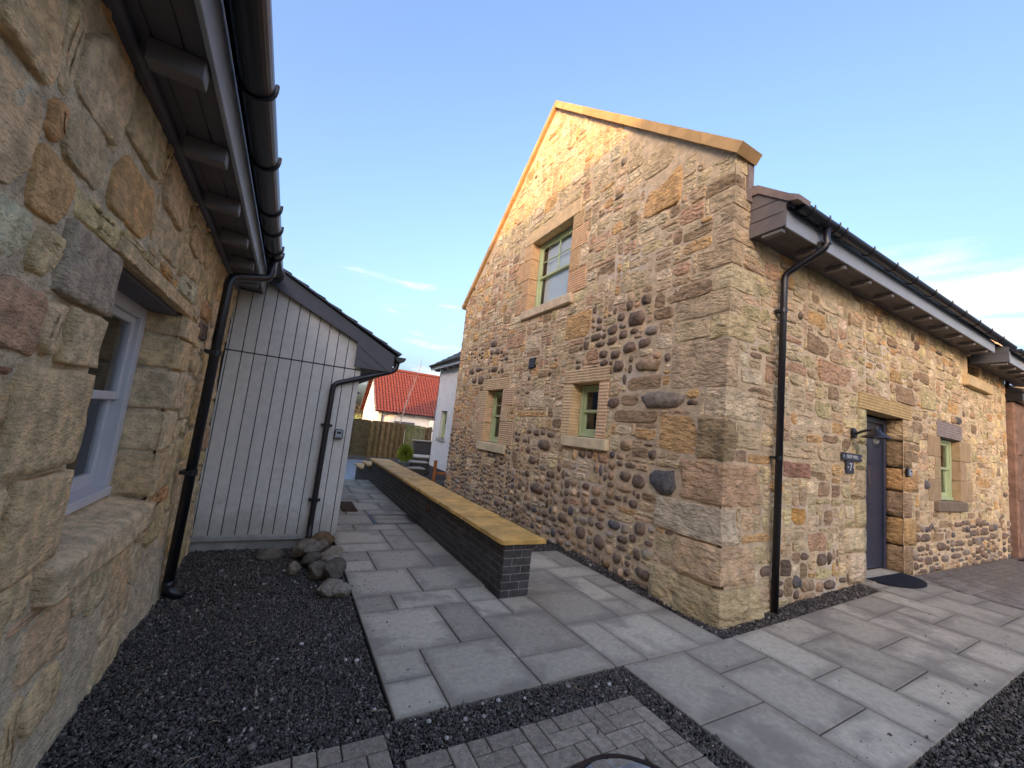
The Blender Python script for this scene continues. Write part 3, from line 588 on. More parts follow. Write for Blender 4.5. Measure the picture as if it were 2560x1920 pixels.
# door
fro.op.append(DOOR); fro.block(DOOR[0], DOOR[1], -.3, DOOR[3])
dr = empty_part('doorway', house, (3.22, 0, 0))
fro.block(2.97, 4.78, 2.37, 2.61); surround_part('lintel', dr, 'f', 2.97, 4.78, 2.37, 2.61, M['droved'], srgb(196, 166, 116), out=.02, dep=.24)
for a, z0, z1 in ((2.72, 0, .4), (2.6, .4, .72), (2.88, .72, 1.1), (2.78, 1.1, 1.5), (2.92, 1.5, 1.86), (2.96, 1.86, 2.37)):
    fro.block(a, 3.22, z0, z1); V, F = roughblock(a+.006, 3.21, -.022, .24, z0+.006, z1-.006, rt_, 4, .06, .008); mk('jamb_stone', V, F, M['stone'], dr, org=(a, 0, z0), tint=jit(TINT[rt_.choice('tpv')], rt_), smooth=True)
for a, z0, z1, c in ((4.82, -.02, .42, 'b'), (4.95, .42, .84, 'o'), (4.78, .84, 1.24, 'b'), (5.0, 1.24, 1.6, 'o'), (4.8, 1.6, 2.02, 'b'), (4.86, 2.02, 2.37, 't')):
    fro.block(4.5, a, z0, z1); V, F = roughblock(4.51, a-.006, -.022, .24, z0+.006, z1-.006, rt_, 4, .08, .01); mk('jamb_stone', V, F, M['stone'], dr, org=(4.5, 0, z0), tint=jit(TINT[c], rt_), smooth=True)
box('door_frame', 3.225, 3.3, .2, .3, .02, 2.34, M['door'], dr, .004); box('door_frame', 4.42, 4.495, .2, .3, .02, 2.34, M['door'], dr, .004); box('door_frame', 3.3, 4.42, .201, .3, 2.26, 2.34, M['door'], dr, .004)
leaf = box('door_leaf', 3.3, 4.42, .235, .285, .05, 2.26, M['door'], dr, .004, mid=True)
box('glazed_slot', 3.92, 3.99, .228, .24, .9, 1.95, M['glass'], leaf, .002); V, F = tube(bend([(3.42, .235, 1.16), (3.42, .18, 1.16), (3.54, .18, 1.16)], .02), .011, 8); mk('door_handle', V, F, M['steel'], leaf)
box('threshold', 3.225, 4.495, -.1, .26, -.05, .03, M['slab'], dr, .008)
box('hall_backing', 3.2, 4.52, .32, .34, 0, 2.4, M['dark'], dr)
# slot opening high under the eaves
fro.op.append(SLOT); fro.block(*SLOT)
so = empty_part('barred_opening', house, (7.55, 0, 3.55))
fro.block(7.26, 8.78, 3.34, 3.55); surround_part('stone_sill', so, 'f', 7.26, 8.78, 3.34, 3.55, M['dressed'], srgb(206, 180, 136), out=.1, dep=.2)
for a0, a1 in ((7.36, 7.55), (8.25, 8.5)):
    fro.block(a0, a1, 3.55, 3.99); surround_part('jamb_stone', so, 'f', a0, a1, 3.55, 4.04, M['dressed'], srgb(204, 176, 134), dep=.2)
box('recess', 7.5, 8.3, .2, .22, 3.5, 4.1, M['dark'], so)
for k in range(4): V, F = tube([(7.55, .05, 3.62+.1*k), (8.25, .05, 3.62+.1*k)], .012, 8); mk('iron_bar', V, F, M['black'], so)
V, F = tube([(7.62, .03, 3.55), (7.62, .03, 4.0)], .018, 8); mk('iron_bar', V, F, M['black'], so)
gab.fixed(GFIX); fro.fixed(FFIX)
# fill
def cobg(u, z):
    if z < .95+.25*noise.noise((u*.9, 2, 0)) and u > 1.15: return .88
    if z < 1.45 and 1.2 < u: return .5
    if u < 1.2 and z < 1.4: return .3
    if 1.0 < u < 2.5 and 2.3 < z < 3.5: return .45
    if 5.0 < u < 7.2 and 2.6 < z < 3.5: return .4
    return .012
def sizeg(u, z, isc, r):
    if isc:
        k = .75 if u > 4 else 1.0; return r.uniform(.10, .22)*k, r.uniform(.09, .18)*k
    if z > 5.6: return r.uniform(.22, .62), r.choice((.12, .16, .2, .26, .3))
    if z > 3.6: return r.uniform(.16, .55), r.choice((.08, .1, .14, .18, .22))
    return r.uniform(.14, .45), r.choice((.07, .1, .13, .17, .21))
def palg(u, z, isc, r):
    if isc: return TINT[r.choice('ddddbbgwnD')] if z < 2 else TINT[r.choice('dddbgr')]
    if z > 5.4: return TINT[r.choice('tttpppyyo')]
    if u > 5: return TINT[r.choice('tttonroorpb')]
    return TINT[r.choice('tttttpponnnrby')]
gab.fill(random.Random(21), sizeg, palg, cobg)
def cobf(u, z):
    if u > 4.8 and z < .72+.2*noise.noise((u, 5, 0)): return .75
    if u < 3 and z < .3: return .5
    return .015
def sizef(u, z, isc, r):
    if isc: return r.uniform(.14, .3), r.uniform(.1, .18)
    return r.uniform(.16, .5), r.choice((.08, .11, .15, .18, .22))
def palf(u, z, isc, r):
    if isc: return TINT[r.choice('dddgDb')]
    return TINT[r.choice('ttttttppyyvonbn')]
fro.fill(random.Random(33), sizef, palf, cobf)
gw = gab.mortar('gable_wall', house, M['mortar'], .045); fw_ = fro.mortar('front_wall', house, M['mortar'], .06)
emit([(gab, gw), (fro, fw_)], 300-len(QUOIN), random.Random(77), lambda st: M['cobble'] if st[0] == 'c' else M['stone'])
for z0, z1, lg, lf, c in QUOIN:
    b = lambda v: (-belly(0, v.z)*.9 if v.x < .1 else 0, -belly(0, v.z)*.9 if v.y < .1 else 0, 0)
    o = .014 if z0 > 1.45 else .035
    V, F = roughblock(-o+.004, lf-.012, -o+.004, lg-.012, z0+.008, z1-.008, rq, 10, .03 if z0 > 1.45 else .07, .018 if z0 > 1.45 else .028, b)
    mk('quoin', V, F, M['stone'], gw, org=(0, 0, z0), tint=jit(TINT[c], rq, .12), smooth=False)
box('corner_core', .012, .3, .012, .3, -.3, 4.9, M['mortar'], house)
# body behind the walls, roof and skews
box('back_wall', .3, 10.1, GW-.28, GW-.08, -.3, 4.8, M['mortar'], house); box('end_wall', 9.9, 10.098, .012, GW-.28, -.3, 4.9, M['mortar'], house)
V, F = prism([(7.979, -.3), (7.979, 4.8), (7.7, 4.8), (7.7, -.3)], 'x', .012, .3); mk('far_return', V, F, M['mortar'], house)
def slate_roof(name, par, e0, e1, r0, r1, mt, course=.24, th=.012):
    """overlapping slate courses from eave line e0-e1 up to ridge line r0-r1"""
    e0, e1, r0, r1 = map(Vector, (e0, e1, r0, r1)); n = max(1, int((r0-e0).length/course)); V = []; F = []
    nr = (e1-e0).cross(r0-e0).normalized()
    if nr.z < 0: nr = -nr
    for k in range(n):
        a, b = k/n, (k+1.12)/n
        p = [e0.lerp(r0, a)+nr*(th*1.8), e1.lerp(r1, a)+nr*(th*1.8), e1.lerp(r1, min(b, 1)), e0.lerp(r0, min(b, 1)), e0.lerp(r0, a), e1.lerp(r1, a)]
        o = len(V); V += [tuple(q) for q in p]; F += [(o, o+1, o+2, o+3), (o+4, o+5, o+1, o)]
    return mk(name, V, F, mt, par)
RS = SL
slate_roof('roof_front', house, (.3, -.41, 4.19), (7.9, -.41, 4.19), (.3, GW/2, 8.05), (7.9, GW/2, 8.05), M['slate'])
slate_roof('roof_front', house, (7.9, -.53, 4.04), (12.0, -.53, 4.04), (7.9, GW/2, 7.95), (12.0, GW/2, 7.95), M['slate'])
slate_roof('roof_back', house, (.3, GW+.4, 4.42), (12.0, GW+.4, 4.42), (.3, GW/2, 8.05), (12.0, GW/2, 8.05), M['slate'])
# skew coping stones
sk = empty_part('skew_coping', house, (0, 0, EAVE))
ang = math.atan(SL); nx_, nz2 = -math.sin(ang), math.cos(ang)
def skew(sgn):
    cnt = 8; y00 = -.085
    zb = lambda y: EAVE-.09+SL*y
    for i in range(cnt):
        y0, y1 = y00+(GW/2-y00)*i/cnt, y00+(GW/2-y00)*(i+1)/cnt
        poly = [(y0+.002, zb(y0)), (y1-.002, zb(y1)), (y1-.002, zb(y1)+.158), (y0+.002, zb(y0)+.158)]
        if i == 0:   # the skew putt: its foot is cut square to the slope
            poly = [(-.05, zb(-.05)), (y1-.002, zb(y1)), (y1-.002, zb(y1)+.158), (-.122, zb(-.122)+.158)]
        if sgn < 0: poly = [(GW-p[0], p[1]) for p in poly]
        V, F = prism(poly, 'x', -.075, .3); mk('coping_stone', V, F, M['coping'], sk, org=(0, poly[0][0], poly[0][1]))
skew(1); skew(-1)
# front eaves: soffit, fascia, rafter ends, gutter, downpipe
FY = -.376
def eaves(par, x0, x1, fy, zs, boxend, rx, gx0, gx1, brx):
    box('soffit_board', x0, x1, fy+.022, -.005, zs, zs+.02, M['soffit'], par)
    for k in range(1, 3): box('soffit_groove', x0+.002, x1-.002, fy+.022-fy*k/3-.003, fy+.022-fy*k/3+.003, zs-.0015, zs+.003, M['black'], par)
    box('fascia_board', x0, x1, fy, fy+.02, zs-.012, zs+.2, M['fascia'], par, .003)
    for x in rx: box('rafter_end', x-.035, x+.035, fy+.03, fy+.24, zs-.06, zs-.002, M['rafter'], par, .003)
    gz = zs+.235; r = .066; pr = [(-r*math.cos(math.pi*k/10), -r*math.sin(math.pi*k/10)) for k in range(11)]; inn = [(p[0]*.9, p[1]*.9+.002) for p in pr[::-1]]
    poly = [(fy-.082+p[0], gz+p[1]) for p in pr+inn]; n = len(poly)//2
    V = []; F = []
    for x in (gx0, gx1): V += [(x, p[0], p[1]) for p in poly]
    m_ = len(poly)
    for i in range(m_): F.append((i, (i+1) % m_, m_+(i+1) % m_, m_+i))
    for o in (0, m_):
        for i in range(n-1): F.append((o+i, o+i+1, o+m_-2-i, o+m_-1-i))
        V_ = None
    g = mk('gutter', V, F, M['black'], par)
    cap = [(fy-.082+p[0]*.98, gz+p[1]*.98) for p in pr]
    for x in (gx0-.002, gx1+.002):
        Vc, Fc = prism(cap, 'x', x-.002, x+.002); mk('gutter_stop_end', Vc, Fc, M['black'], g)
    for x in brx:
        path = [(x, fy-.082-1.07*r*math.cos(math.pi*k/8), gz-1.07*r*math.sin(math.pi*k/8)+.0) for k in range(9)]+[(x, fy-.082+r*1.05, gz+.03)]
        path = [(x, fy-.082-1.0*r, gz+.028)]+path
        Vb, Fb = tube(path, .008, 6); mk('gutter_bracket', Vb, Fb, M['black'], g)
    return g
ev = empty_part('front_eaves', house, (.3, 0, 3.99))
eaves(ev, .32, 7.56, FY, 3.99, True, [.345+.688*k for k in range(11)], .42, 8.3, [.6, .92, 1.15, 1.32, 2.02, 2.7, 3.36, 4.05, 4.72, 5.36, 6.05, 6.7, 7.4])
V, F = prism([(.0, 3.97), (.0, 4.52), (-.1, 4.5), (-.42, 4.24), (FY-.012, 4.2), (FY-.012, 3.975)], 'x', .29, .318); bo = mk('eaves_box_end', V, F, M['trimbrown'], ev)
for z in (4.14, 4.3): box('board_joint', .286, .291, FY+.005, -.01, z-.003, z+.003, M['black'], bo)
V, F = prism([(.02, 4.47), (.02, 4.61), (-.1, 4.57), (-.43, 4.31), (-.53, 4.25), (-.52, 4.2), (-.42, 4.23), (-.1, 4.47)], 'x', .27, .5); mk('lead_apron', V, F, M['lead'], ev)
box('lead_soaker', .2, .302, -.03, .02, 4.4, 4.9, M['lead'], ev)
ev2 = empty_part('lower_front_eaves', house, (7.77, 0, 3.85))
eaves(ev2, 7.8, 12.0, -.5, 3.85, True, [7.85+.55*k for k in range(7)], 7.86, 12.0, [8.2+.7*k for k in range(5)])
V, F = prism([(.0, 3.84), (.0, 4.3), (-.5, 4.12), (-.512, 3.836)], 'x', 7.765, 7.798); bo = mk('eaves_box_end', V, F, M['trim'], ev2); box('board_joint', 7.761, 7.766, -.49, -.01, 4.0, 4.005, M['black'], bo)
def downpipe(par, pts, r, brackets, shoe=None, name='downpipe'):
    V, F = tube(bend(pts, .07, 5), r, 14); d = mk(name, V, F, M['black'], par, smooth=True)
    m = d.data
    for (p, ax) in brackets:
        p = Vector(p); V, F = tube([p-Vector((0, 0, .022)), p+Vector((0, 0, .022))], r*1.2, 14); mk('pipe_collar', V, F, M['black'], d, smooth=False)
        a = Vector(ax); q = p+a*r
        bx_ = [q-Vector((.03+abs(a.y)*.03, .03+abs(a.x)*.03, .014)), q+Vector((.03+abs(a.y)*.03, .03+abs(a.x)*.03, .014))]
        box('pipe_bracket', bx_[0].x, bx_[1].x, bx_[0].y, bx_[1].y, bx_[0].z, bx_[1].z, M['black'], d, .003)
    return d
downpipe(ev, [(1.005, FY-.08, 4.2), (1.005, FY-.08, 3.93), (.885, -.085, 3.69), (.858, -.092, -.2)], .037, [((.876, -.085, 3.244), (0, 1, 0)), ((.858, -.09, 1.54), (0, 1, 0)), ((1.005, FY-.08, 3.99), (0, 1, 0))])
# gable vent
vt = empty_part('wall_vent', house, (0, 3.86, 2.77))
box('vent_frame', -.03, .02, 3.87, 4.1, 2.77, 2.97, M['black'], vt, .004)
for k in range(5): box('louvre', -.045, -.03, 3.89, 4.08, 2.785+.036*k, 2.81+.036*k, M['trim'], vt, .003)
XF[0], XF[1] = 1.0, Vector((0, 0, 0))
# ------------------------------------------------------------------ left building
LX = -4.66
cottage = thing('stone_cottage', 'single storey sandstone cottage with grey boarded extension and dark eaves', 'house', (LX, 0, 0))
lef = Wall(lambda u, z, n: (LX+n, u, z), -1.7, 2.5, -.1, 2.74, lambda y: 2.74, [], lambda u, z: .03*noise.noise((u*1.1, z*1.1, 4))+.05*max(0, .5-z), cell=.025)
lef.flip = False
LW = (-.5, .64, .86, 2.03)
lef.op.append(LW); lef.block(*LW); lef.block(-.54, .68, .69, .86); lef.block(-.56, .7, 2.03, 2.1)
rl = random.Random(4)
for z0, z1, a, c in ((.87, 1.14, 1.02, 't'), (1.15, 1.4, .9, 'p'), (1.41, 1.66, 1.0, 'p'), (1.67, 1.87, .88, 't'), (1.88, 2.02, 1.05, 't')):
    lef.block(.64, a, z0, z1)
NJ = ((.87, 1.2, -.86, 't'), (1.21, 1.56, -.98, 't'), (1.57, 1.77, -.78, 't'), (1.78, 2.02, -.92, 'G'))
for z0, z1, a, c in NJ: lef.block(a, -.5, z0, z1)
lef.fixed(LFIX); lef.st = [(k_, tuple(min(.8, c*1.15) for c in t_), *r_) for k_, t_, *r_ in lef.st]
LT = {k: tuple(c*min(1.22, .82/v[0]) for c in (v[0]*1.02, v[1]*.97, v[2]*.92)) for k, v in TINT.items()}; LT['G'] = srgb(196, 178, 152)
def sizel(u, z, isc, r): return r.uniform(.24, .62), r.choice((.15, .2, .24, .3))
lef.fill(random.Random(8), sizel, lambda u, z, i, r: LT[r.choice('tttttttppyyno')] if z > .6 else LT[r.choice('ppty')], lambda u, z: 0, skip=lambda u, z: z < .42 and u < 1.3 and noise.noise((u*2, z*2, 1)) > -.25)
lw = lef.mortar('courtyard_wall', cottage, M['nearmortar'], .025, .009)
emit([(lef, lw)], 250, random.Random(9), lambda st: M['nearstone'], hi=True)
for z0, z1, a, c in ((.87, 1.14, 1.02, 't'), (1.15, 1.4, .9, 'p'), (1.41, 1.66, 1.0, 'p'), (1.67, 1.87, .88, 't'), (1.88, 2.02, 1.05, 't')):
    V, F = roughblock(LX-.26, LX+.03, .645, a-.012, z0+.004, z1-.004, rl, 10, .03, .014); mk('jamb_stone', V, F, M['nearstone'], lw, org=(LX, .65, z0), tint=jit(LT[c], rl, .06), smooth=True)
for z0, z1, a, c in NJ:
    V, F = roughblock(LX-.26, LX+.025, a+.01, -.505, z0+.004, z1-.004, rl, 14, .03, .014); mk('jamb_stone', V, F, M['nearstone'], lw, org=(LX, -.6, z0), tint=jit(LT[c], rl, .06), smooth=True)
box('jamb_packing', LX-.25, LX-.012, .662, .8, .86, 2.03, M['nearmortar'], lw); box('jamb_packing', LX-.25, LX-.012, -.7, -.522, .86, 2.03, M['nearmortar'], lw)
V, F = roughblock(LX-.26, LX+.025, -.58, .72, 2.035, 2.1, rl, 10, .06, .022); mk('lintel', V, F, M['nearstone'], lw, org=(LX, 0, 2.03), tint=LT['t'], smooth=True)
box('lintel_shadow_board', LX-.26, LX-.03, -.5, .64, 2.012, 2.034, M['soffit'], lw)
wn = empty_part('sash_window', cottage, (LX, 0, .86))
V, F = roughblock(LX-.24, LX+.062, -.53, .67, .70, .858, rl, 9, .12, .014, lambda v: (0, 0, (LX-v.x)*.22 if v.z > .78 else 0)); mk('stone_sill', V, F, M['nearstone'], wn, org=(LX, 0, .7), tint=LT['p'], smooth=True)
sash(wn, 'l', -.49, .64, .9, 2.02, .17, M['greyjoin'], None, .52, fw=.075, sashw=.05, backing='curtain')
# eaves of the cottage
EV = empty_part('courtyard_eaves', cottage, (LX, 0, 2.71))
Y0, Y1 = -1.75, 2.42
fx = -4.39
box('soffit_board', LX+.012, fx-.022, Y0, Y1, 2.71, 2.73, M['soffit'], EV)
for k in (1, 2): box('soffit_groove', LX+.09*k-.003, LX+.09*k+.003, Y0+.01, Y1-.01, 2.7085, 2.712, M['black'], EV)
box('wall_bead', LX-.0, LX+.05, Y0, Y1-.01, 2.665, 2.709, M['soffit'], EV, .012)
box('fascia_board', fx-.02, fx, Y0, Y1, 2.695, 2.9, M['fascia'], EV, .003)
box('fascia_end', LX, fx, Y1, Y1+.02, 2.695, 2.9, M['soffit'], EV, .003)
for k in range(7): box('rafter_end', fx-.19, fx-.026, -1.47+.562*k, -1.40+.562*k, 2.63, 2.708, M['rafter'], EV, .003)
gz = 2.9; r = .066
pr = [(r*math.cos(math.pi*k/12), -r*math.sin(math.pi*k/12)) for k in range(13)]
poly = [(fx+.085+p[0], gz+p[1]) for p in pr]+[(fx+.085+p[0]*.9, gz+p[1]*.9) for p in pr[::-1]]
V = [(p[0], y, p[1]) for y in (Y0, 2.36) for p in poly]; m_ = len(poly); F = [(i, (i+1) % m_, m_+(i+1) % m_, m_+i)[::-1] for i in range(m_)]
gl = mk('gutter', V, F, M['black'], EV, smooth=False)
Vc, Fc = prism([(fx+.085+p[0], gz+p[1]) for p in pr], 'y', 2.36, 2.366); mk('gutter_stop_end', Vc, Fc, M['black'], gl)
for y in (-1.25, -.62, -.02, .62, 1.0, 1.45, 1.62, 2.2):
    path = [(fx+.085+1.07*r, y, gz+.03)]+[(fx+.085+1.07*r*math.cos(math.pi*k/10), y, gz-1.07*r*math.sin(math.pi*k/10)) for k in range(11)]
    V, F = tube(path, .009, 6); mk('gutter_bracket', V, F, M['black'], gl)
downpipe(EV, [(fx+.085, 1.62, 2.86), (fx+.085, 1.62, 2.66), (LX+.1, 1.36, 2.53), (LX+.09, 1.36, .02)], .036, [((LX+.1, 1.36, 1.884), (-1, 0, 0)), ((LX+.095, 1.36, .931), (-1, 0, 0))])
V, F = tube(bend([(LX+.09, 1.36, .12), (LX+.09, 1.36, .05), (LX+.2, 1.36, .0)], .04), .04, 12); mk('downpipe_shoe', V, F, M['black'], EV, smooth=True)
# main roof: eaves to ridge, height and unseen southward length shaped to cast shade
RZ, RX = 8.27, -9.6
slate_roof('roof_slope', cottage, (fx+.05, -32.0, 2.96), (fx+.05, 12.0, 2.96), (RX, -32.0, RZ), (RX, 12.0, RZ), M['slate'])
slate_roof('roof_slope', cottage, (-14.9, -32.0, 2.96), (-14.9, 12.0, 2.96), (RX, -32.0, RZ), (RX, 12.0, RZ), M['slate'])
V, F = prism([(LX, -.1), (LX, 2.9), (RX, RZ-.1), (-14.6, 2.9), (-14.6, -.1)], 'y', 2.6, 11.9); mk('north_body', V, F, M['nearmortar'], cottage)
V, F = prism([(LX-.3, -.1), (LX-.3, 2.9), (RX, RZ-.1), (-14.6, 2.9), (-14.6, -.1)], 'y', -31.9, -1.75); mk('unseen_south_body', V, F, M['nearmortar'], cottage)  # unseen southward stretch, added to keep the sun off the door front
V, F = prism([(-5.7, -.1), (-5.7, 3.7), (RX, RZ-.1), (-14.6, 2.9), (-14.6, -.1)], 'y', -1.75, 2.6); mk('middle_body', V, F, M['nearmortar'], cottage)
box('unseen_wall_run', LX-.3, LX, -31.9, -1.7, -.1, 2.72, M['nearmortar'], cottage)  # unseen wall under the southward stretch that was added for its shade
# boarded extension
EX0, EX1, EY, EYB = LX+.0, -3.29, 2.5, 7.2
xt = empty_part('boarded_extension', cottage, (EX1, EY, 0))
box('concrete_plinth', EX0+.01, EX1-.06, EY+.03, EYB, -.1, .12, M['concrete'], xt, .006); box('plinth_lip', EX0+.01, EX1-.03, EY-.03, EY+.03, .085, .14, M['concrete'], xt, .01)
roofz = lambda x: 3.03-.505*(x+4.34)
V, F = prism([(EX0, .14), (EX0, roofz(EX0)-.1), (EX1-.02, roofz(EX1)-.1), (EX1-.02, .14)], 'y', EY+.022, EYB); mk('wall_core', V, F, M['cladback'], xt)
edges = [-4.655, -4.63, -4.504, -4.392, -4.273, -4.157, -4.035, -3.928, -3.813, -3.697, -3.591, -3.473, -3.352, -3.292]
for tier in (0, 1):
    for a, b in zip(edges[:-1], edges[1:]):
        a_, b_ = a+.0045, b-.0045
        z0, zA, zB = (.14, 2.043, 2.043) if tier == 0 else (2.055, roofz(a_)-.13, roofz(b_)-.13)
        if tier == 1 and zB < 2.1: continue
        V, F = prism([(a_, z0), (b_, z0), (b_, zB), (a_, zA)], 'y', EY, EY+.02); mk('cladding_board', V, F, M['clad'], xt, org=(a_, EY, z0))
y = EY+.005
while y < EYB-.1:
    box('cladding_board', EX1-.02, EX1, y+.0035, y+.118, .14, 2.043, M['clad'], xt, 0, org=(EX1, y, .14)); y += .125
box('joint_flashing', EX0+.01, EX1+.004, EY-.006, EY+.015, 2.044, 2.054, M['cladback'], xt)
# verge board and boxed eaves
vz = lambda x, d: roofz(x)+d
V, F = prism([(-4.37, vz(-4.37, -.21)), (-3.38, vz(-3.38, -.17)), (-3.38, 2.075), (-2.945, 2.075), (-2.93, vz(-2.93, -.03)), (-4.37, vz(-4.37, .0))][::-1], 'y', EY-.075, EY-.052); vb = mk('verge_board', V, F, M['trim'], xt)
V, F = prism([(-3.37, 2.33), (-3.36, 2.335), (-2.99, 2.083), (-3.0, 2.078)], 'y', EY-.079, EY-.074); mk('board_joint', V, F, M['black'], vb)
V, F = prism([(-3.16, 2.08), (-3.152, 2.08), (-3.368, 2.19), (-3.376, 2.19)], 'y', EY-.079, EY-.074); mk('board_joint', V, F, M['black'], vb)
box('eaves_soffit', EX1-.04, -2.945, EY-.05, EYB, 2.08, 2.1, M['soffit'], xt); box('eaves_fascia', -2.955, -2.935, EY-.05, EYB, 2.075, 2.28, M['trim'], xt)
for k in range(1, 3): box('soffit_groove', EX1+.1*k, EX1+.1*k+.005, EY-.045, EYB-.1, 2.0785, 2.082, M['black'], xt)
box('verge_soffit', EX0+.3, -3.38, EY-.052, EY, 0, 0, M['trim'], xt) if False else None
slate_roof('extension_roof', xt, (-2.86, EY-.1, roofz(-2.86)+.02), (-2.86, EYB+.1, roofz(-2.86)+.02), (-4.37, EY-.1, roofz(-4.37)+.02), (-4.37, EYB+.1, roofz(-4.37)+.02), M['slate'], course=.2)
# ragged slate edge along the verge
rs = random.Random(3); x = -2.87
while x > -4.36:
    w = rs.uniform(.1, .16); zz = roofz(x)+.0
    V, F = prism([(x, roofz(x)+.028), (x-w*1.15, roofz(x-w*1.15)+.022), (x-w*1.15, roofz(x-w*1.15)+.006), (x, roofz(x)+.006)], 'y', EY-.11-rs.uniform(0, .015), EY+.1); mk('verge_slate', V, F, M['slate'], xt, org=(x, EY, zz)); x -= w
pr = [(r*math.cos(math.pi*k/12), -r*math.sin(math.pi*k/12)) for k in range(13)]
poly = [(-2.86+p[0], 2.275+p[1]) for p in pr]+[(-2.86+p[0]*.88, 2.275+p[1]*.88) for p in pr[::-1]]
V = [(p[0], y, p[1]) for y in (EY-.1, EYB) for p in poly]; m_ = len(poly); F = [(i, (i+1) % m_, m_+(i+1) % m_, m_+i)[::-1] for i in range(m_)]
ge = mk('extension_gutter', V, F, M['black'], xt)
Vc, Fc = prism([(-2.86+p[0], 2.275+p[1]) for p in pr], 'y', EY-.104, EY-.1); mk('gutter_stop_end', Vc, Fc, M['black'], ge)
downpipe(xt, [(-2.875, EY-.02, 2.25), (-2.885, EY-.02, 2.11), (-3.57, EY-.045, 1.84), (-3.575, EY-.05, .2), (-3.575, EY-.12, .1)], .031, [((-3.572, EY-.047, 1.36), (0, 1, 0)), ((-3.574, EY-.05, .52), (0, 1, 0))])
# key safe on the boarding
ks = thing('key_safe', 'small grey push button key safe on the grey boarding', 'key safe', (-3.43, EY-.02, 1.21))
box('body', -3.478, -3.382, EY-.05, EY-.001, 1.21, 1.325, M['black'], ks, .012); box('cover', -3.468, -3.392, EY-.062, EY-.05, 1.22, 1.315, M['fascia'], ks, .01); box('button_window', -3.452, -3.408, EY-.066, EY-.061, 1.275, 1.3, M['black'], ks, .003); box('latch', -3.45, -3.41, EY-.067, EY-.061, 1.228, 1.236, M['black'], ks, .001)
# wall lantern builder
def lantern(label, c, d, s=1.0):
    """c: wall point; d: unit direction away from the wall"""
    t = thing('wall_lantern', label, 'lantern', c); c = Vector(c); d = Vector(d)
    V, F = tube([c, c+d*.02*s, c+d*.028*s], [.055*s, .055*s, .04*s], 16); mk('wall_plate', V, F, M['black'], t)
    h = c+d*.2*s
    V, F = tube(bend([c+d*.02*s+Vector((0, 0, -.01*s)), c+d*.1*s+Vector((0, 0, .035*s)), h+Vector((0, 0, .045*s))], .03*s), .013*s, 8); mk('arm', V, F, M['black'], t)
    V, F = lathe([(.006*s, .085*s), (.018*s, .07*s), (.012*s, .055*s), (.035*s, .045*s), (.05*s, .02*s), (.075*s, -.005*s), (.125*s, -.035*s), (.125*s, -.04*s), (.07*s, -.012*s), (.04*s, .01*s)], h, 24); mk('shade', V, F, M['black'], t, smooth=True)
    V, F = lathe([(.045*s, -.01*s), (.055*s, -.06*s), (.05*s, -.1*s), (.03*s, -.13*s), (.008*s, -.14*s)], h, 18); mk('glass_globe', V, F, M['clear'], t, smooth=True)
    V, F = lathe([(.012*s, -.01*s), (.014*s, -.04*s), (.026*s, -.065*s), (.02*s, -.09*s), (.004*s, -.1*s)], h, 12); mk('bulb', V, F, M['bulb'], t, smooth=True)
lantern('black lantern on the side of the grey boarded extension, under its gutter', (EX1, 5.1, 1.95), (1, 0, 0), 1.25)
# house lantern, signs, key safe, mats (in the frame of the house)
def hp(x, y, z): return (x*.91-.357, y*.91-.238, z*.91+.1355)
lantern('black lantern with clear glass beside the dark front door', hp(2.78, -.02, 1.99), (0, -1, 0), 1.15)
def text(body, c, h, par, name='lettering'):
    cu = bpy.data.curves.new(name, 'FONT'); cu.body = body; cu.size = h; cu.align_x = 'CENTER'; cu.align_y = 'CENTER'; cu.extrude = .0015; cu.space_character = 1.15
    tmp = bpy.data.objects.new('tmp', cu); COL.objects.link(tmp); dg = bpy.context.evaluated_depsgraph_get(); me = bpy.data.meshes.new_from_object(tmp.evaluated_get(dg)); bpy.data.objects.remove(tmp)
    me.materials.clear(); me.materials.append(M['letter']); o = bpy.data.objects.new(name, me); COL.objects.link(o); o.parent = par; o.rotation_euler = (math.pi/2, 0, 0); o.location = Vector(c)-WL[par]; WL[o] = Vector(c); return o
a = hp(2.443, -.045, 1.615); b = hp(2.995, -.02, 1.715)
sg = thing('name_plaque', 'slate plaque lettered OLD MILL left of the front door', 'sign', a)
box('plaque', a[0], b[0], a[1], b[1], a[2], b[2], M['sign'], sg, .004); text('OLD MILL', ((a[0]+b[0])/2, a[1]-.001, (a[2]+b[2])/2), .062, sg)
for x in (a[0]+.03, b[0]-.03): V, F = tube([(x, a[1]-.006, (a[2]+b[2])/2), (x, a[1]+.002, (a[2]+b[2])/2)], .008, 10); mk('screw_cap', V, F, M['letter'], sg)
a = hp(2.575, -.045, 1.445); b = hp(2.76, -.02, 1.607)
sg = thing('number_plaque', 'small slate plaque with house number 7 under the name plaque', 'sign', a)
box('plaque', a[0], b[0], a[1], b[1], a[2], b[2], M['sign'], sg, .004); text('7', ((a[0]+b[0])/2, a[1]-.001, (a[2]+b[2])/2), .13, sg)
for x in (a[0]+.015, b[0]-.015): V, F = tube([(x, a[1]-.006, (a[2]+b[2])/2), (x, a[1]+.002, (a[2]+b[2])/2)], .007, 10); mk('screw_cap', V, F, M['letter'], sg)
a = hp(4.5, -.06, 1.48); b = hp(4.64, -.02, 1.61)
ks = thing('key_safe', 'black and silver key safe on the stone jamb right of the front door', 'key safe', a)
box('body', a[0], b[0], a[1], b[1], a[2], b[2], M['black'], ks, .012); box('cover', a[0]+.012, b[0]-.012, a[1]-.012, a[1]+.002, a[2]+.012, b[2]-.012, M['fascia'], ks, .008); box('button_window', a[0]+.04, b[0]-.04, a[1]-.016, a[1]-.01, b[2]-.05, b[2]-.025, M['black'], ks, .003)
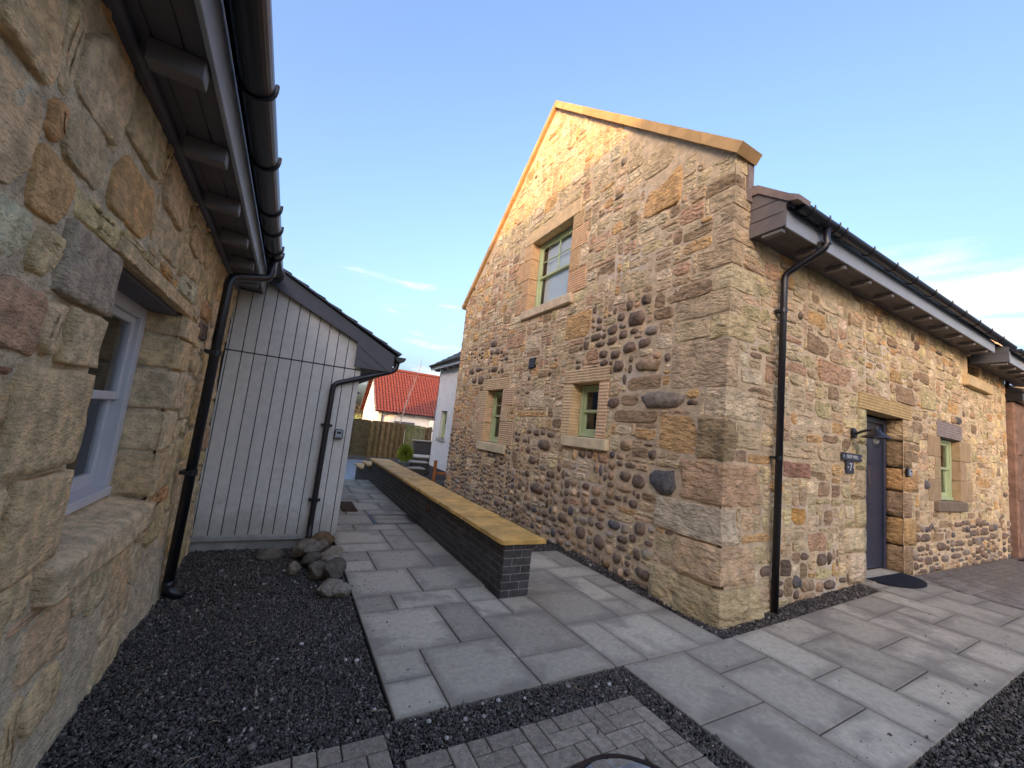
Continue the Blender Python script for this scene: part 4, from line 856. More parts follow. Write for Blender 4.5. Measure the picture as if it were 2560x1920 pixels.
# half-moon rubber mat
c = hp(3.86, -.03, 0); z = .156
pl = [(c[0]-.52, c[1]+.04)]+[(c[0]+.52*math.cos(math.pi+math.pi*k/18), c[1]-.0+.34*math.sin(math.pi+math.pi*k/18)) for k in range(19)]+[(c[0]+.52, c[1]+.04)]
V, F = prism(pl, 'z', z, z+.016); mt_ = mk('door_mat', V, F, M['rubber'], None, org=(c[0], c[1], z)); tag(mt_, 'black half round rubber mat at the dark front door', 'door mat')
V, F = boxvf(-3.02, -2.78, 4.25, 4.95, .002, .02, .006)
ridges = [boxvf(-3.0, -2.8, 4.29+.058*k, 4.325+.058*k, .019, .03, .004) for k in range(11)]
V, F = join([(V, F)]+ridges); m2 = mk('door_mat', V, F, M['coir'], None, org=(-2.9, 4.6, 0)); tag(m2, 'small brown ribbed mat on the path beside the grey extension', 'door mat')
# ------------------------------------------------------------------ ground and paving
def zr(x): return .15*min(1, max(0, (x+1.0)/3.6))
def sm(t): t = min(1, max(0, t)); return t*t*(3-2*t)
def gz_(x, y):
    t = sm((y-7.6)/(4.0 if x > -1.75 else .12)); return (zr(x)-.075)*(1-t)+(-.42)*t
xs = [-900, -200, -60, -25]+list(np.arange(-15, 13.01, .5))+[-1.78, -1.7, 25, 60, 200, 900]; ys = [-900, -200, -60, -20]+list(np.arange(-8, 20.01, .5))+[7.6, 7.72, 7.85, 30, 60, 200, 900]
xs = sorted(set(float(round(v, 3)) for v in xs)); ys = sorted(set(float(round(v, 3)) for v in ys))
V = [(x, y, gz_(x, y)) for y in ys for x in xs]; n = len(xs)
F = [(j*n+i, j*n+i+1, (j+1)*n+i+1, (j+1)*n+i) for j in range(len(ys)-1) for i in range(n-1)]
struct(mk('ground', V, F, M['soil']))
U = .302
path = struct(mk('path', *join([boxvf(-3.27, -2.0, -.465, 7.66, -.05, -.014), boxvf(-2.05, -.56, -.465, 1.94, -.05, -.013)]), M['joint']))
rsl = random.Random(17)
def slab(par, x0, x1, y0, y1, zf, th=.038, g=.0045, mt=None, name='paving_slab', b=.004, tilt=.0025):
    V, F = boxvf(x0+g, x1-g, y0+g, y1-g, -th, 0, b); cx, cy = (x0+x1)/2, (y0+y1)/2; ta, tb = rsl.uniform(-tilt, tilt), rsl.uniform(-tilt, tilt); dz = rsl.uniform(-.0015, .0015)
    V = [(x, y, z+zf(x)+(x-cx)*ta+(y-cy)*tb+dz) for x, y, z in V]
    return mk(name, V, F, mt or M['slab'], par, org=(cx, cy, zf(cx)))
LEFT = "0 0 1 1;0 1 1 2;1 0 3 2;0 2 2 4;2 2 3 4;3 0 5 1;3 1 5 3;3 3 4 4;4 3 5 4;0 4 1 5;1 4 3 5;3 4 4 5;0 5 2 7;2 5 4 7;0 7 1 8;0 8 1 9;1 7 3 9;3 7 4 8;3 8 4 10;0 9 2 10;2 9 3 11;0 10 2 12;2 11 3 12;3 10 4 12;0 12 1 13;1 12 3 13;3 12 4 13;0 13 2 15;0 15 1 16;1 15 2 16;2 15 4 16;0 16 1 18;1 16 3 18;3 16 4 17;3 17 4 18;0 18 2 19;2 18 4 19;0 19 1 21;1 19 3 21;3 19 4 21;0 21 2 22;2 21 4 23;0 22 2 24;2 23 4 24;0 24 1 25;1 24 3 26;3 24 4 25;0 25 1 27;3 25 4 27;1 26 3 27;5 0 6 2;6 0 8 2;8 0 9 2;5 2 7 4;7 2 8 3;8 2 9 4;7 3 8 5;8 4 9 5;5 4 7 6;7 5 9 6;5 6 6 8;6 6 8 8;8 6 9 8"
flat = lambda x: 0.0
for e in LEFT.split(';'):
    a, b, c, d = map(int, e.split())
    slab(path, -3.27+a*U, -3.27+c*U+(.02 if c == 4 and b > 4 else 0), -.47+b*U, -.47+d*U, flat)
# recessed inspection cover in the path
mhx0, mhx1, mhy0, mhy1 = -3.27+2*U, -3.27+4*U, -.47+13*U, -.47+15*U
mc = thing('inspection_cover', 'square recessed paving cover with metal rim set in the path', 'manhole cover', (mhx0, mhy0, 0))
for (x0, x1, y0, y1) in ((mhx0+.01, mhx1-.01, mhy0+.01, mhy0+.035), (mhx0+.01, mhx1-.01, mhy1-.035, mhy1-.01), (mhx0+.01, mhx0+.035, mhy0+.035, mhy1-.035), (mhx1-.035, mhx1-.01, mhy0+.035, mhy1-.035)): box('rim', x0, x1, y0, y1, -.03, .003, M['trim'], mc, .002)
for k in range(2): slab(mc, mhx0+.045, mhx1-.045, mhy0+.045+k*.26, mhy0+.045+(k+1)*.26-.01, flat, name='inset_slab')
# front path climbing to the door
X0 = -1.705
ft = "0 2.05 0 -2;0 2.05 -2 -4.05;2.05 4 0 -1;2.05 4 -1 -3;2.05 4 -3 -4.05;4 5.38 0 -2;4 5.38 -2 -4.05;5.38 7.38 0 -1;5.38 7.38 -1 -3;5.38 7.38 -3 -4.05;7.38 9.4 0 -2;7.38 9.4 -2 -4.05;9.4 10.35 0 -1;10.35 12.4 0 -1;9.4 11.38 -1 -3;11.38 12.4 -1 -2;9.4 11.38 -3 -4.05;12.4 13.5 0 -2;11.38 13.5 -2 -4.05;13.5 15.4 .15 -.95;13.5 15.5 -.95 -2.95;15.5 17.3 -1.9 -2.95;15.5 17.4 -.95 -1.9;15.4 17.5 .15 -.95;13.5 16.2 -2.95 -4.05"
fb = []
V = []; F = []
for i in range(31):
    x = X0+(17.5*U)*i/30; V += [(x, -.474, zr(x)-.014), (x, -1.68, zr(x)-.014)]
F = [(2*i, 2*i+1, 2*i+3, 2*i+2) for i in range(30)]
fpath = struct(mk('front_path', V, F, M['joint']))
for e in ft.split(';'):
    a, b, c, d = map(float, e.split()); slab(fpath, X0+a*U, X0+b*U, -.47+d*U, -.47+c*U, zr)
# door landing slabs between path and wall
box('landing_slab', 2.4, 3.75, -.42, -.25, .1, .149, M['slab'], fpath, .004)
# block paving, herringbone
def herring(par, x1, y1, nx, ny, ph, zf, limit=None, skip=None, stuff=None, mt='paver'):
    s = .1; done = set(); out = []
    for b in range(-ny, 0):
        for a in range(-nx, 0):
            k = (a-b+ph) % 4
            if k == 0: cells = [(a, b), (a+1, b)]
            elif k == 1: cells = [(a-1, b), (a, b)]
            elif k == 3: cells = [(a, b), (a, b+1)]
            else: cells = [(a, b-1), (a, b)]
            cells = tuple(c for c in cells if -nx <= c[0] < 0 and -ny <= c[1] < 0)
            if cells in done: continue
            done.add(cells)
            xa = x1+min(c[0] for c in cells)*s; xb = x1+(max(c[0] for c in cells)+1)*s; ya = y1+min(c[1] for c in cells)*s; yb = y1+(max(c[1] for c in cells)+1)*s
            if skip and skip((xa+xb)/2, (ya+yb)/2): continue
            out.append((xa, xb, ya, yb))
    out.sort(key=lambda q: ((q[0]+q[1])/2-CAM.x)**2+((q[2]+q[3])/2-CAM.y)**2)
    for i, (xa, xb, ya, yb) in enumerate(out):
        if limit is None or i < limit: slab(par, xa, xb, ya, yb, zf, .03, .003, M[mt], 'block_paver', .004, .01)
        else:
            V, F = boxvf(xa+.003, xb-.003, ya+.003, yb-.003, -.03, 0, .004); stuff.append(([(x, y, z+zf(x)) for x, y, z in V], F))
MHC = (-2.45, -1.34)
bp_ = struct(mk('block_paving', *join([boxvf(-3.285, -1.885, -1.93, -.73, -.06, -.012), boxvf(-4.335, -3.335, -1.345, -.545, -.06, -.012)]), M['joint']))
herring(bp_, -1.885, -.73, 14, 12, 1, flat, skip=lambda x, y: math.hypot(x-MHC[0], y-MHC[1]) < .3)
herring(bp_, -3.335, -.545, 10, 8, 1, flat)
cv = thing('round_cover', 'round pale stone topped cover with dark rim among the block pavers', 'manhole cover', (MHC[0], MHC[1], 0))
V, F = lathe([(.31, -.03), (.31, .002), (.285, .003), (.285, -.012)], (MHC[0], MHC[1], 0), 40); mk('rim', V, F, M['black'], cv)
M['covertop'] = mat('mottled cover stone', srgb(150, 150, 148), rough=.6, var=(.6, 1.2), vscale=8, bump=.5, bscale=20, bdist=.005)
V, F = lathe([(.283, -.02), (.283, -.002), (.02, .001)], (MHC[0], MHC[1], 0), 40); mk('lid', V, F, M['covertop'], cv)
# yard of weathered block paving further along the front
yd = struct(mk('yard_paving', *boxvf(3.57, 9.2, -3.4, -.3, .08, .136), M['joint']))
ex = []
herring(yd, 9.2, -.3, 56, 30, 2, lambda x: .148, limit=190, skip=lambda x, y: x < 3.6, stuff=ex, mt='yardpaver')
V, F = join(ex); struct(mk('far_block_pavers', V, F, M['yardpaver'], yd), 'stuff')
# ------------------------------------------------------------------ gravel
def chips(name, regs, dens, size, seed, zf, hole=None, pale=.007):
    rg = np.random.default_rng(seed); P = []
    for (x0, x1, y0, y1, k) in regs:
        n_ = int((x1-x0)*(y1-y0)*dens*k); q = np.stack([rg.uniform(x0, x1, n_), rg.uniform(y0, y1, n_)], 1); P.append(q)
    P = np.concatenate(P)
    if hole is not None: P = P[~hole(P[:, 0], P[:, 1])]
    n_ = len(P)
    base = np.array([[1, 0, 0], [-1, 0, 0], [0, 1, 0], [0, -1, 0], [0, 0, 1], [0, 0, -1]], float)
    s = rg.lognormal(0, .35, n_)*size; S = np.stack([s*rg.uniform(.8, 1.5, n_), s*rg.uniform(.6, 1.0, n_), s*rg.uniform(.35, .7, n_)], 1)
    q = rg.normal(size=(n_, 4)); q[:, 1:3] *= .55; q /= np.linalg.norm(q, axis=1)[:, None]; w, x, y, z = q.T
    R = np.stack([np.stack([1-2*(y*y+z*z), 2*(x*y-z*w), 2*(x*z+y*w)], 1), np.stack([2*(x*y+z*w), 1-2*(x*x+z*z), 2*(y*z-x*w)], 1), np.stack([2*(x*z-y*w), 2*(y*z+x*w), 1-2*(x*x+y*y)], 1)], 1)
    loc = base[None]*S[:, None, :]*rg.uniform(.65, 1.2, (n_, 6, 1)); loc += rg.normal(0, .18, (n_, 6, 3))*s[:, None, None]
    W_ = np.einsum('nij,nkj->nki', R, loc)
    zz = np.array([zf(a, b) for a, b in P])+rg.uniform(0, .012, n_)
    W_[:, :, 0] += P[:, 0, None]; W_[:, :, 1] += P[:, 1, None]; W_[:, :, 2] += zz[:, None]
    tri = np.array([[0, 2, 4], [2, 1, 4], [1, 3, 4], [3, 0, 4], [2, 0, 5], [1, 2, 5], [3, 1, 5], [0, 3, 5]])
    Fa = (tri[None]+6*np.arange(n_)[:, None, None]).reshape(-1, 3); Va = W_.reshape(-1, 3)
    me = bpy.data.meshes.new(name); me.vertices.add(len(Va)); me.vertices.foreach_set('co', Va.ravel().astype(np.float32))
    me.loops.add(len(Fa)*3); me.loops.foreach_set('vertex_index', Fa.ravel().astype(np.int32)); me.polygons.add(len(Fa)); me.polygons.foreach_set('loop_start', np.arange(0, len(Fa)*3, 3, dtype=np.int32)); me.polygons.foreach_set('loop_total', np.full(len(Fa), 3, dtype=np.int32))
    me.update(calc_edges=True)
    g = rg.lognormal(-2.4, .5, n_); g = np.where(rg.random(n_) < pale, rg.uniform(.18, .4, n_), g); col = np.stack([g*1.16, g, g*.82, np.ones(n_)], 1)
    a = me.color_attributes.new('tint', 'FLOAT_COLOR', 'CORNER'); a.data.foreach_set('color', np.repeat(col, 24, axis=0).astype(np.float32).ravel()); me.materials.append(M['gravel'])
    o = bpy.data.objects.new(name, me); COL.objects.link(o); struct(o, 'stuff'); o['label'] = None
    del o['label']; return o
def bed(name, regs, zoff=-.03):
    parts = []
    for (x0, x1, y0, y1, k) in regs:
        nx = max(1, int((x1-x0)/.3)); V = []; F = []
        for i in range(nx+1):
            x = x0+(x1-x0)*i/nx; V += [(x, y0, zr(x)+zoff), (x, y1, zr(x)+zoff)]
        F = [(2*i, 2*i+2, 2*i+3, 2*i+1) for i in range(nx)]; parts.append((V, F))
    return struct(mk(name, *join(parts), M['gravelbed']))
R1 = [(-4.64, -3.285, -.54, 1.2, 1.0), (-4.64, -3.285, 1.2, 2.52, .8)]
R1b = [(-4.64, -4.33, -1.3, -.54, 1), (-3.33, -3.29, -1.9, -.73, 1)]
R2 = [(-3.33, -1.70, -.73, -.475, 1.1), (-1.88, -1.705, -1.9, -.73, 1.1)]
R3 = [(-.56, 2.5, -.46, -.15, 1.0), (-.56, -.3, -.15, 1.9, .35)]
R4 = [(-1.7, 3.6, -3.4, -1.69, .8)]
R5 = [(-1.72, -.2, 1.96, 7.6, .25)]
b1 = bed('gravel_bed', R1+R1b+R2, -.028); bed('gravel_margin', R3+R4, -.03); bed('rear_gravel_bed', R5, -.03)
chips('gravel', R1+R1b, 15000, .0078, 1, lambda x, y: -.022+.012*noise.noise((x*2.2, y*2.2, 0)))
chips('gravel', R2, 15000, .0076, 2, lambda x, y: -.018)
chips('gravel', R3, 9000, .0095, 3, lambda x, y: zr(x)-.022, pale=.03)
chips('gravel', R4, 7500, .0095, 4, lambda x, y: zr(x)-.02)
chips('gravel', R5, 6000, .012, 5, lambda x, y: -.02)
chips('stray_gravel', [(-3.25, -3.05, -.45, 2.4, 1), (-3.25, -2.1, -.45, 2.4, .12), (-1.7, -.6, -.45, 1.6, .12), (-1.7, 2.4, -.6, -.48, .5), (-1.7, 2.6, -1.66, -1.5, 1), (-1.7, 2.6, -1.5, -.6, .08), (-3.2, -1.9, -1.5, -.75, .5)], 110, .005, 9, lambda x, y: zr(x)+.001)
# pale pebbles and twigs lying on the gravel
rp = random.Random(6); dv = []; dt = []
def spot():
    q = rp.random()
    if q < .6: return rp.uniform(-4.5, -3.35), rp.uniform(-.5, 2.0)
    if q < .8: return rp.uniform(-3.2, -1.8), rp.uniform(-.7, -.5)
    return rp.uniform(-1.2, 2.5), rp.uniform(-2.4, -1.75)
for k in range(60):
    x, y = spot(); z = zr(x)-.002
    if k < 42:
        r_ = rp.uniform(.006, .015); v, f = lathe([(r_*.5, -.004), (r_, .002), (r_*.8, .008), (r_*.3, .011)], (x, y, z), 7); g = rp.uniform(.3, .6); c_ = (g, g*.95, g*.86)
    else:
        a = rp.uniform(0, 6.28); l_ = rp.uniform(.03, .09); v, f = tube([(x, y, z+.006), (x+math.cos(a)*l_*.5, y+math.sin(a)*l_*.5, z+.012), (x+math.cos(a+.3)*l_, y+math.sin(a+.3)*l_, z+.007)], .0025, 5); c_ = (.3, .22, .14)
    dv.append((v, f)); dt += [c_]*len(f)
V, F = join(dv); struct(mk('pebbles_and_twigs', V, F, M['gravel'], None, tint=dt), 'stuff')
# ------------------------------------------------------------------ low brick wall beside the path
bw = thing('brick_wall', 'low dark brick wall with ochre stone capping along the path', 'wall', (-1.89, .75, 0))
WX0, WX1, WY0, WY1, WH = -2.04, -1.735, .75, 7.66, .485
box('mortar_core', WX0+.008, WX1-.008, WY0+.008, WY1, -.06, WH-.002, M['brickmortar'], bw)
ch = .0715; east = []; me_cache = {}
def brick(x0, x1, y0, y1, z0, z1, par=bw):
    V, F = boxvf(x0, x1, y0, y1, z0, z1, .004); return mk('brick', V, F, M['brick'], par, org=((x0+x1)/2, (y0+y1)/2, (z0+z1)/2))
for k in range(7):
    z0 = -.018+k*ch+.005; z1 = z0+ch-.009
    off = 0 if k % 2 else .112
    # end face: stretcher and header, swapped each course
    cut = WX0+(.2 if k % 2 else .1)
    brick(WX0, cut-.005, WY0, WY0+.1, z0, z1); brick(cut+.005, WX1, WY0, WY0+.1, z0, z1)
    y = WY0+.11+ (0 if k % 2 else -.0)
    first = True
    while y < WY1-.03:
        ln = .215 if not (first and k % 2) else .103
        y1 = min(y+ln, WY1); brick(WX0, WX0+.1, y, y1, z0, z1); east.append(boxvf(WX1-.1, WX1, y, y1, z0, z1, .004)); y += ln+.01; first = False
V, F = join(east); struct(mk('rear_face_bricks', V, F, M['brick'], bw), 'stuff')
yc = WY0-.09; rc = random.Random(2)
while yc < WY1-.05:
    l_ = min(rc.uniform(.82, .98), WY1-yc)
    if WY1-yc-l_ < .3: l_ = WY1-yc
    V, F = roughblock(WX0-.075, WX1+.095, yc+.006, yc+l_-.006, WH, WH+.042, rc, 10, .08, .008); mk('capping_stone', V, F, M['capstone'], bw, org=(-1.9, yc+l_/2, WH), smooth=True); yc += l_
for (y0, y1, zt) in ((7.67, 8.62, .31), (8.63, 9.85, .11)):
    box('stepped_core', WX0+.008, WX1-.008, y0, y1, -.45, zt-.001, M['brickmortar'], bw); V, F = roughblock(WX0-.075, WX1+.095, y0-.03, y1, zt, zt+.042, rc, 6, .12, .006); mk('capping_stone', V, F, M['capstone'], bw, org=(-1.9, y0, zt), smooth=True)
    z = -.42; k = 0
    while z < zt-.03:
        z1 = min(z+ch-.009, zt-.002); brick(WX0, WX0+.1, y0+.0, y0+.1, z, z1); brick(WX0+.11, WX1, y0, y0+.1, z, z1)
        y = y0+.11
        while y < y1-.05: ye = min(y+.215, y1); brick(WX0, WX0+.1, y, ye, z, z1); y += .225
        z += ch; k += 1
bl = thing('brick_light', 'small dark round bulkhead light on the low brick wall', 'light', (WX0, 3.04, .317))
V, F = tube([(WX0, 3.04, .317), (WX0-.03, 3.04, .317), (WX0-.045, 3.04, .317)], [.055, .055, .042], 18); mk('housing', V, F, M['coir'], bl); V, F = tube([(WX0-.044, 3.04, .317), (WX0-.05, 3.04, .317)], [.036, .03], 16); mk('lens', V, F, M['black'], bl)
box('hood', WX0-.07, WX0, 2.985, 3.095, .355, .372, M['coir'], bl, .006)
# steps down at the far end of the path and the lower terrace
stp = struct(mk('lower_terrace', *join([boxvf(-3.25, -2.1, 7.69, 8.7, -.45, -.19), boxvf(-3.25, -.9, 8.7, 15.5, -.45, -.345)]), M['joint']))
for k in range(2): slab(stp, -3.25+k*.575, -3.25+(k+1)*.575, 7.7, 8.62, lambda x: -.15, .035)
M['wetslab'] = mat('damp paving slab', srgb(122, 126, 132), rough=.3, spec=.5, var=(.8, 1.1), vscale=4, objrand=.1)
for j in range(7):
    for i in range(4): slab(stp, -3.25+i*.6, -3.25+(i+1)*.6, 8.66+j*.95, 8.66+(j+1)*.95, lambda x: -.305, .03, mt=M['wetslab'])
# ------------------------------------------------------------------ rocks beside the extension
def rockvf(c, s, rng, rot):
    n, m = 22, 14; V = []; F = []; sd = rng.uniform(0, 99); Rm = Matrix.Rotation(rot, 3, 'Z') @ Matrix.Rotation(rng.uniform(-.25, .25), 3, 'X')
    pl = []
    for _ in range(13):
        q = Vector((rng.gauss(0, 1), rng.gauss(0, 1), rng.gauss(0, 1))).normalized(); pl.append((q, rng.uniform(.72, 1.0)))
    for j in range(m+1):
        th = math.pi*j/m
        for i in range(n):
            ph = 2*math.pi*i/n; d = Vector((math.sin(th)*math.cos(ph), math.sin(th)*math.sin(ph), math.cos(th)))
            k = min([h/max(.05, d.dot(q)) for q, h in pl]+[1.15])*(1+.1*noise.noise(d*2+Vector((sd, 0, 0)))+.05*noise.noise(d*7+Vector((0, 0, sd))))
            v = Rm @ Vector((d.x*s[0]*k, d.y*s[1]*k, d.z*s[2]*k)); V.append((c[0]+v.x, c[1]+v.y, c[2]+v.z))
    for j in range(m):
        for i in range(n): F.append((j*n+i, (j+1)*n+i, (j+1)*n+(i+1) % n, j*n+(i+1) % n))
    return V, F
rr = random.Random(14); GRP = 'rocks heaped at the corner of the grey extension'
ROCKS = [((-3.44, 2.36, .12), (.12, .09, .09), .3, 'brownish rounded rock by the foot of the extension downpipe, topmost of the heap', (112, 98, 84)), ((-3.62, 2.16, .1), (.14, .1, .1), 1.0, 'broad grey rock against the pale plinth at the back of the heap', (122, 120, 116)),
         ((-3.5, 2.08, .13), (.2, .075, .075), .95, 'longest rounded grey rock lying slantwise across the heap', (116, 116, 114)), ((-3.38, 1.9, .11), (.11, .075, .07), .4, 'pale mottled rock at the path edge, upper middle of the heap', (142, 138, 130)),
         ((-3.55, 1.84, .06), (.1, .08, .08), .9, 'dark rounded rock low in the middle of the heap', (92, 92, 92)), ((-3.71, 1.7, .05), (.085, .05, .06), 1.3, 'small flat rock leaning out at the gravel side of the heap', (128, 124, 118)),
         ((-3.4, 1.68, .12), (.09, .055, .05), .2, 'small pale flat rock topping the lower heap beside the slabs', (150, 148, 142)), ((-3.52, 1.55, .07), (.1, .075, .075), .7, 'squat grey rock in the lower heap, left of the tall wet one', (108, 108, 106)),
         ((-3.4, 1.46, .1), (.125, .085, .1), .8, 'large dark wet rock at the path edge, lower part of the heap', (96, 97, 98)), ((-3.45, 1.17, .06), (.12, .08, .06), .7, 'light grey wedge shaped rock nearest the viewer', (132, 131, 128)),
         ((-3.36, 1.1, .055), (.075, .055, .05), .3, 'small light rock touching the path edge, nearest the slabs', (138, 137, 134)), ((-3.92, 2.2, .03), (.13, .07, .07), .1, 'low smooth rock lying apart on the gravel under the plinth', (104, 104, 102))]
for c, s, a, lab, col in ROCKS:
    c = (c[0], c[1], c[2]*.85); V, F = rockvf(c, s, rr, a); o = mk('rock', V, F, M['rock'], None, org=c, smooth=False, tint=srgb(col[0]+4, col[1]-4, col[2]-16)); tag(o, lab, 'rock', GRP)
for k in range(5):
    x, y = -4.1+rr.uniform(-.3, .3), 2.3+rr.uniform(-.12, .08)
# ------------------------------------------------------------------ white house behind the stone house
wh = thing('white_house', 'white rendered cottage with slate roof behind the stone gable', 'house', (.6, 11.4, -.3))
WX = .6
WWIN = (10.15, 10.78, 1.05, 1.98)
def wallgrid(par, name, x, ya, yb, za, zb, win, mt, dep=.16):
    ys_ = [ya, win[0], win[1], yb]; zs_ = [za, win[2], win[3], zb]; V = [(x, y, z) for z in zs_ for y in ys_]; F = []
    for j in range(3):
        for i in range(3):
            if i == 1 and j == 1: continue
            F.append((j*4+i, (j+1)*4+i, (j+1)*4+i+1, j*4+i+1))
    o = len(V); y0, y1, z0, z1 = win
    V += [(x+dep, y0, z0), (x+dep, y1, z0), (x+dep, y1, z1), (x+dep, y0, z1)]; a = [5, 6, 10, 9]
    F += [(a[i], a[(i+1) % 4], o+(i+1) % 4, o+i) for i in range(4)]
    return mk(name, V, F, mt, par)
wallgrid(wh, 'wall', WX, 7.2, 11.42, .06, 3.42, WWIN, M['white'])
V, F = prism([(WX, .06), (WX, 3.42), (4.0, 5.8), (7.4, 3.42), (7.4, .06)], 'y', 11.36, 11.42); mk('gable_wall', V, F, M['white'], wh)
box('brick_plinth', WX+.03, 7.3, 7.2, 11.39, -.45, .058, M['brick'], wh)
wv = empty_part('sash_window', wh, (WX, 10.15, 1.05))
XFs = (XF[0], XF[1].copy()); XF[0], XF[1] = 1.0, Vector((WX, 0, 0)); sash(wv, 'g', WWIN[0]+.01, WWIN[1]-.01, WWIN[2]+.01, WWIN[3]-.01, .1, M['green'], None, .5, fw=.05); XF[0], XF[1] = XFs
box('stone_sill', WX-.05, WX+.1, WWIN[0]-.06, WWIN[1]+.06, WWIN[2]-.1, WWIN[2], M['concrete'], wv, .006)
slate_roof('roof_slope', wh, (.28, 7.2, 3.58), (.28, 11.75, 3.58), (4.0, 7.2, 6.1), (4.0, 11.75, 6.1), M['slate']); slate_roof('roof_slope', wh, (7.7, 7.2, 3.58), (7.7, 11.75, 3.58), (4.0, 7.2, 6.1), (4.0, 11.75, 6.1), M['slate'])
box('eaves_soffit', .36, WX, 7.2, 11.6, 3.43, 3.45, M['soffit'], wh); box('fascia_board', .34, .36, 7.2, 11.68, 3.42, 3.56, M['fascia'], wh, .003)
for k in range(7): box('rafter_end', .37, .55, 7.6+.62*k, 7.66+.62*k, 3.37, 3.428, M['rafter'], wh)
V = []; F = []; poly = [(.29+.06*math.cos(math.pi*k/8), 3.59-.06*math.sin(math.pi*k/8)) for k in range(9)]
V, F = prism(poly, 'y', 7.2, 11.72); mk('gutter', V, F, M['black'], wh)
V, F = prism([(.28, 3.56), (4.0, 6.06), (4.0, 5.88), (.36, 3.42)], 'y', 11.7, 11.74); mk('verge_board', V, F, M['fascia'], wh)
# brick steps with stone treads at the corner of the white house
def sstep(lab, x0, x1, y0, y1, z):
    t = thing('garden_step', lab, 'step', (x0, y0, -.4)); box('riser', x0+.04, x1-.02, y0+.04, y1-.02, -.42, z-.045, M['brick'], t); box('tread', x0, x1, y0, y1, z-.045, z, M['slab'], t, .006); return t
sstep('lower brick step with stone tread beside the potted conifer', -.35, .55, 11.55, 12.1, -.1)
sstep('middle brick step with stone tread at the white house corner', -.05, .85, 12.1, 12.7, .06)
sstep('upper brick landing with stone top behind the white house corner', .35, 1.6, 12.7, 13.9, .2)
gwl = thing('garden_wall', 'short dark brick garden wall with stone cap by the fence', 'wall', (.9, 14.1, -.4)); box('brick_face', .75, 1.9, 14.05, 14.3, -.42, .72, M['brick'], gwl)
box('capping', .68, 1.95, 14.0, 14.35, .72, .77, M['slab'], gwl, .006)
# potted conifer
pc = (-.15, 11.9, -.36); pot = thing('plant_pot', 'round grey pot holding a small bright green conifer', 'pot', pc)
V, F = lathe([(.13, 0), (.15, .1), (.2, .38), (.22, .4), (.22, .44), (.19, .44), (.18, .4)], pc, 20); mk('pot', V, F, M['pot'], pot, smooth=True)
cf = thing('potted_conifer', 'small rounded bright green conifer growing in the grey pot', 'shrub', (pc[0], pc[1], pc[2]+.4))
def leaves(name, par, c, r, n, size, col, seed, squash=(1, 1, 1), shape=None):
    rg = random.Random(seed); V = []; F = []; T = []
    for _ in range(n):
        while True:
            p = Vector((rg.uniform(-1, 1), rg.uniform(-1, 1), rg.uniform(-1, 1)))
            if p.length < 1 and (shape is None or shape(p)): break
        nb = noise.noise(p*2.3+Vector((seed, 0, 0))); p = p*(1+.22*nb)
        q = Vector((c[0]+p.x*r*squash[0], c[1]+p.y*r*squash[1], c[2]+p.z*r*squash[2])); d = (p.normalized()+Vector((rg.uniform(-.6, .6), rg.uniform(-.6, .6), rg.uniform(-.1, .8)))).normalized(); s = d.orthogonal().normalized()*size*.3
        l = size*rg.uniform(.6, 1.3); o = len(V); V += [tuple(q-s), tuple(q+s), tuple(q+d*l)]; F.append((o, o+1, o+2)); k = rg.uniform(.7, 1.25); T.append(tuple(x*k for x in col))
    return mk(name, V, F, M['leaf'], par, tint=T)
V, F = tube([(pc[0], pc[1], pc[2]+.38), (pc[0], pc[1], pc[2]+.7)], .02, 6); mk('stem', V, F, M['post'], cf); leaves('foliage', cf, (pc[0], pc[1], pc[2]+.72), .25, 2600, .075, srgb(128, 142, 48), 3, (1, 1, 1.1))
# wooden post by the far corner of the stone gable
ph = thing('wooden_post', 'orange brown wooden post with rail at the far end of the gable', 'post', (-.62, 7.1, -.05)); box('upright', -.67, -.6, 7.05, 7.12, -.05, .62, M['post'], ph, .006); box('rail', -.6, -.2, 7.07, 7.1, .28, .34, M['post'], ph, .004)
# ------------------------------------------------------------------ fences
def fence(label, a, b, zb, zt, gapw, bwid, col, seed, lap=False):
    a = Vector((a[0], a[1], zb)); b = Vector((b[0], b[1], zb)); t = thing('timber_fence', label, 'fence', tuple(a)); d = (b-a); n_ = d.length; d.normalize(); s = Vector((-d.y, d.x, 0)); rg = random.Random(seed)
    def obox(name, u0, u1, v0, v1, z0, z1, tint):
        V, F = boxvf(u0, u1, v0, v1, z0, z1, .004); V = [tuple(a+d*x+s*y+Vector((0, 0, z))) for x, y, z in V]; mk(name, V, F, M['fence'], t, org=tuple(a+d*u0), tint=tint)
    H = zt-zb
    for z in (.25, H*.55, H-.2): obox('rail', 0, n_, -.02, .02, z, z+.07, jit(srgb(*col), rg, .1))
    u = 0; k = 0
    while u < n_-bwid*.5:
        v = -.045 if (not lap or k % 2 == 0) else .025
        obox('fence_board', u, min(u+bwid, n_), v, v+.02, .03, H+rg.uniform(-.015, .015), jit(srgb(*col), rg, .22)); u += bwid+gapw; k += 1
    for u in np.arange(0, n_+.01, max(1.0, n_/max(1, round(n_/1.8)))): obox('fence_post', u-.045, u+.045, .03, .12, 0, H-.05, jit(srgb(*col), rg, .1))
fence('dark green brown boarded fence panel at the left end, nearest the extension', (-1.9, 17.9), (-.43, 17.9), -.4, 1.36, -.012, .12, (78, 72, 50), 1)
fence('weathered brown hit and miss fence panels behind the conifer pot', (-.42, 17.6), (1.1, 17.45), -.4, 1.36, -.02, .14, (104, 88, 58), 2, True)
fence('narrow green slatted fence panel turning towards the white house', (1.15, 17.3), (1.75, 15.9), -.4, 1.33, .02, .07, (96, 98, 60), 3)
fence('brown boarded fence panel just left of the white house corner', (1.75, 15.85), (3.4, 16.2), -.4, 1.33, .05, .12, (108, 88, 56), 4, True)
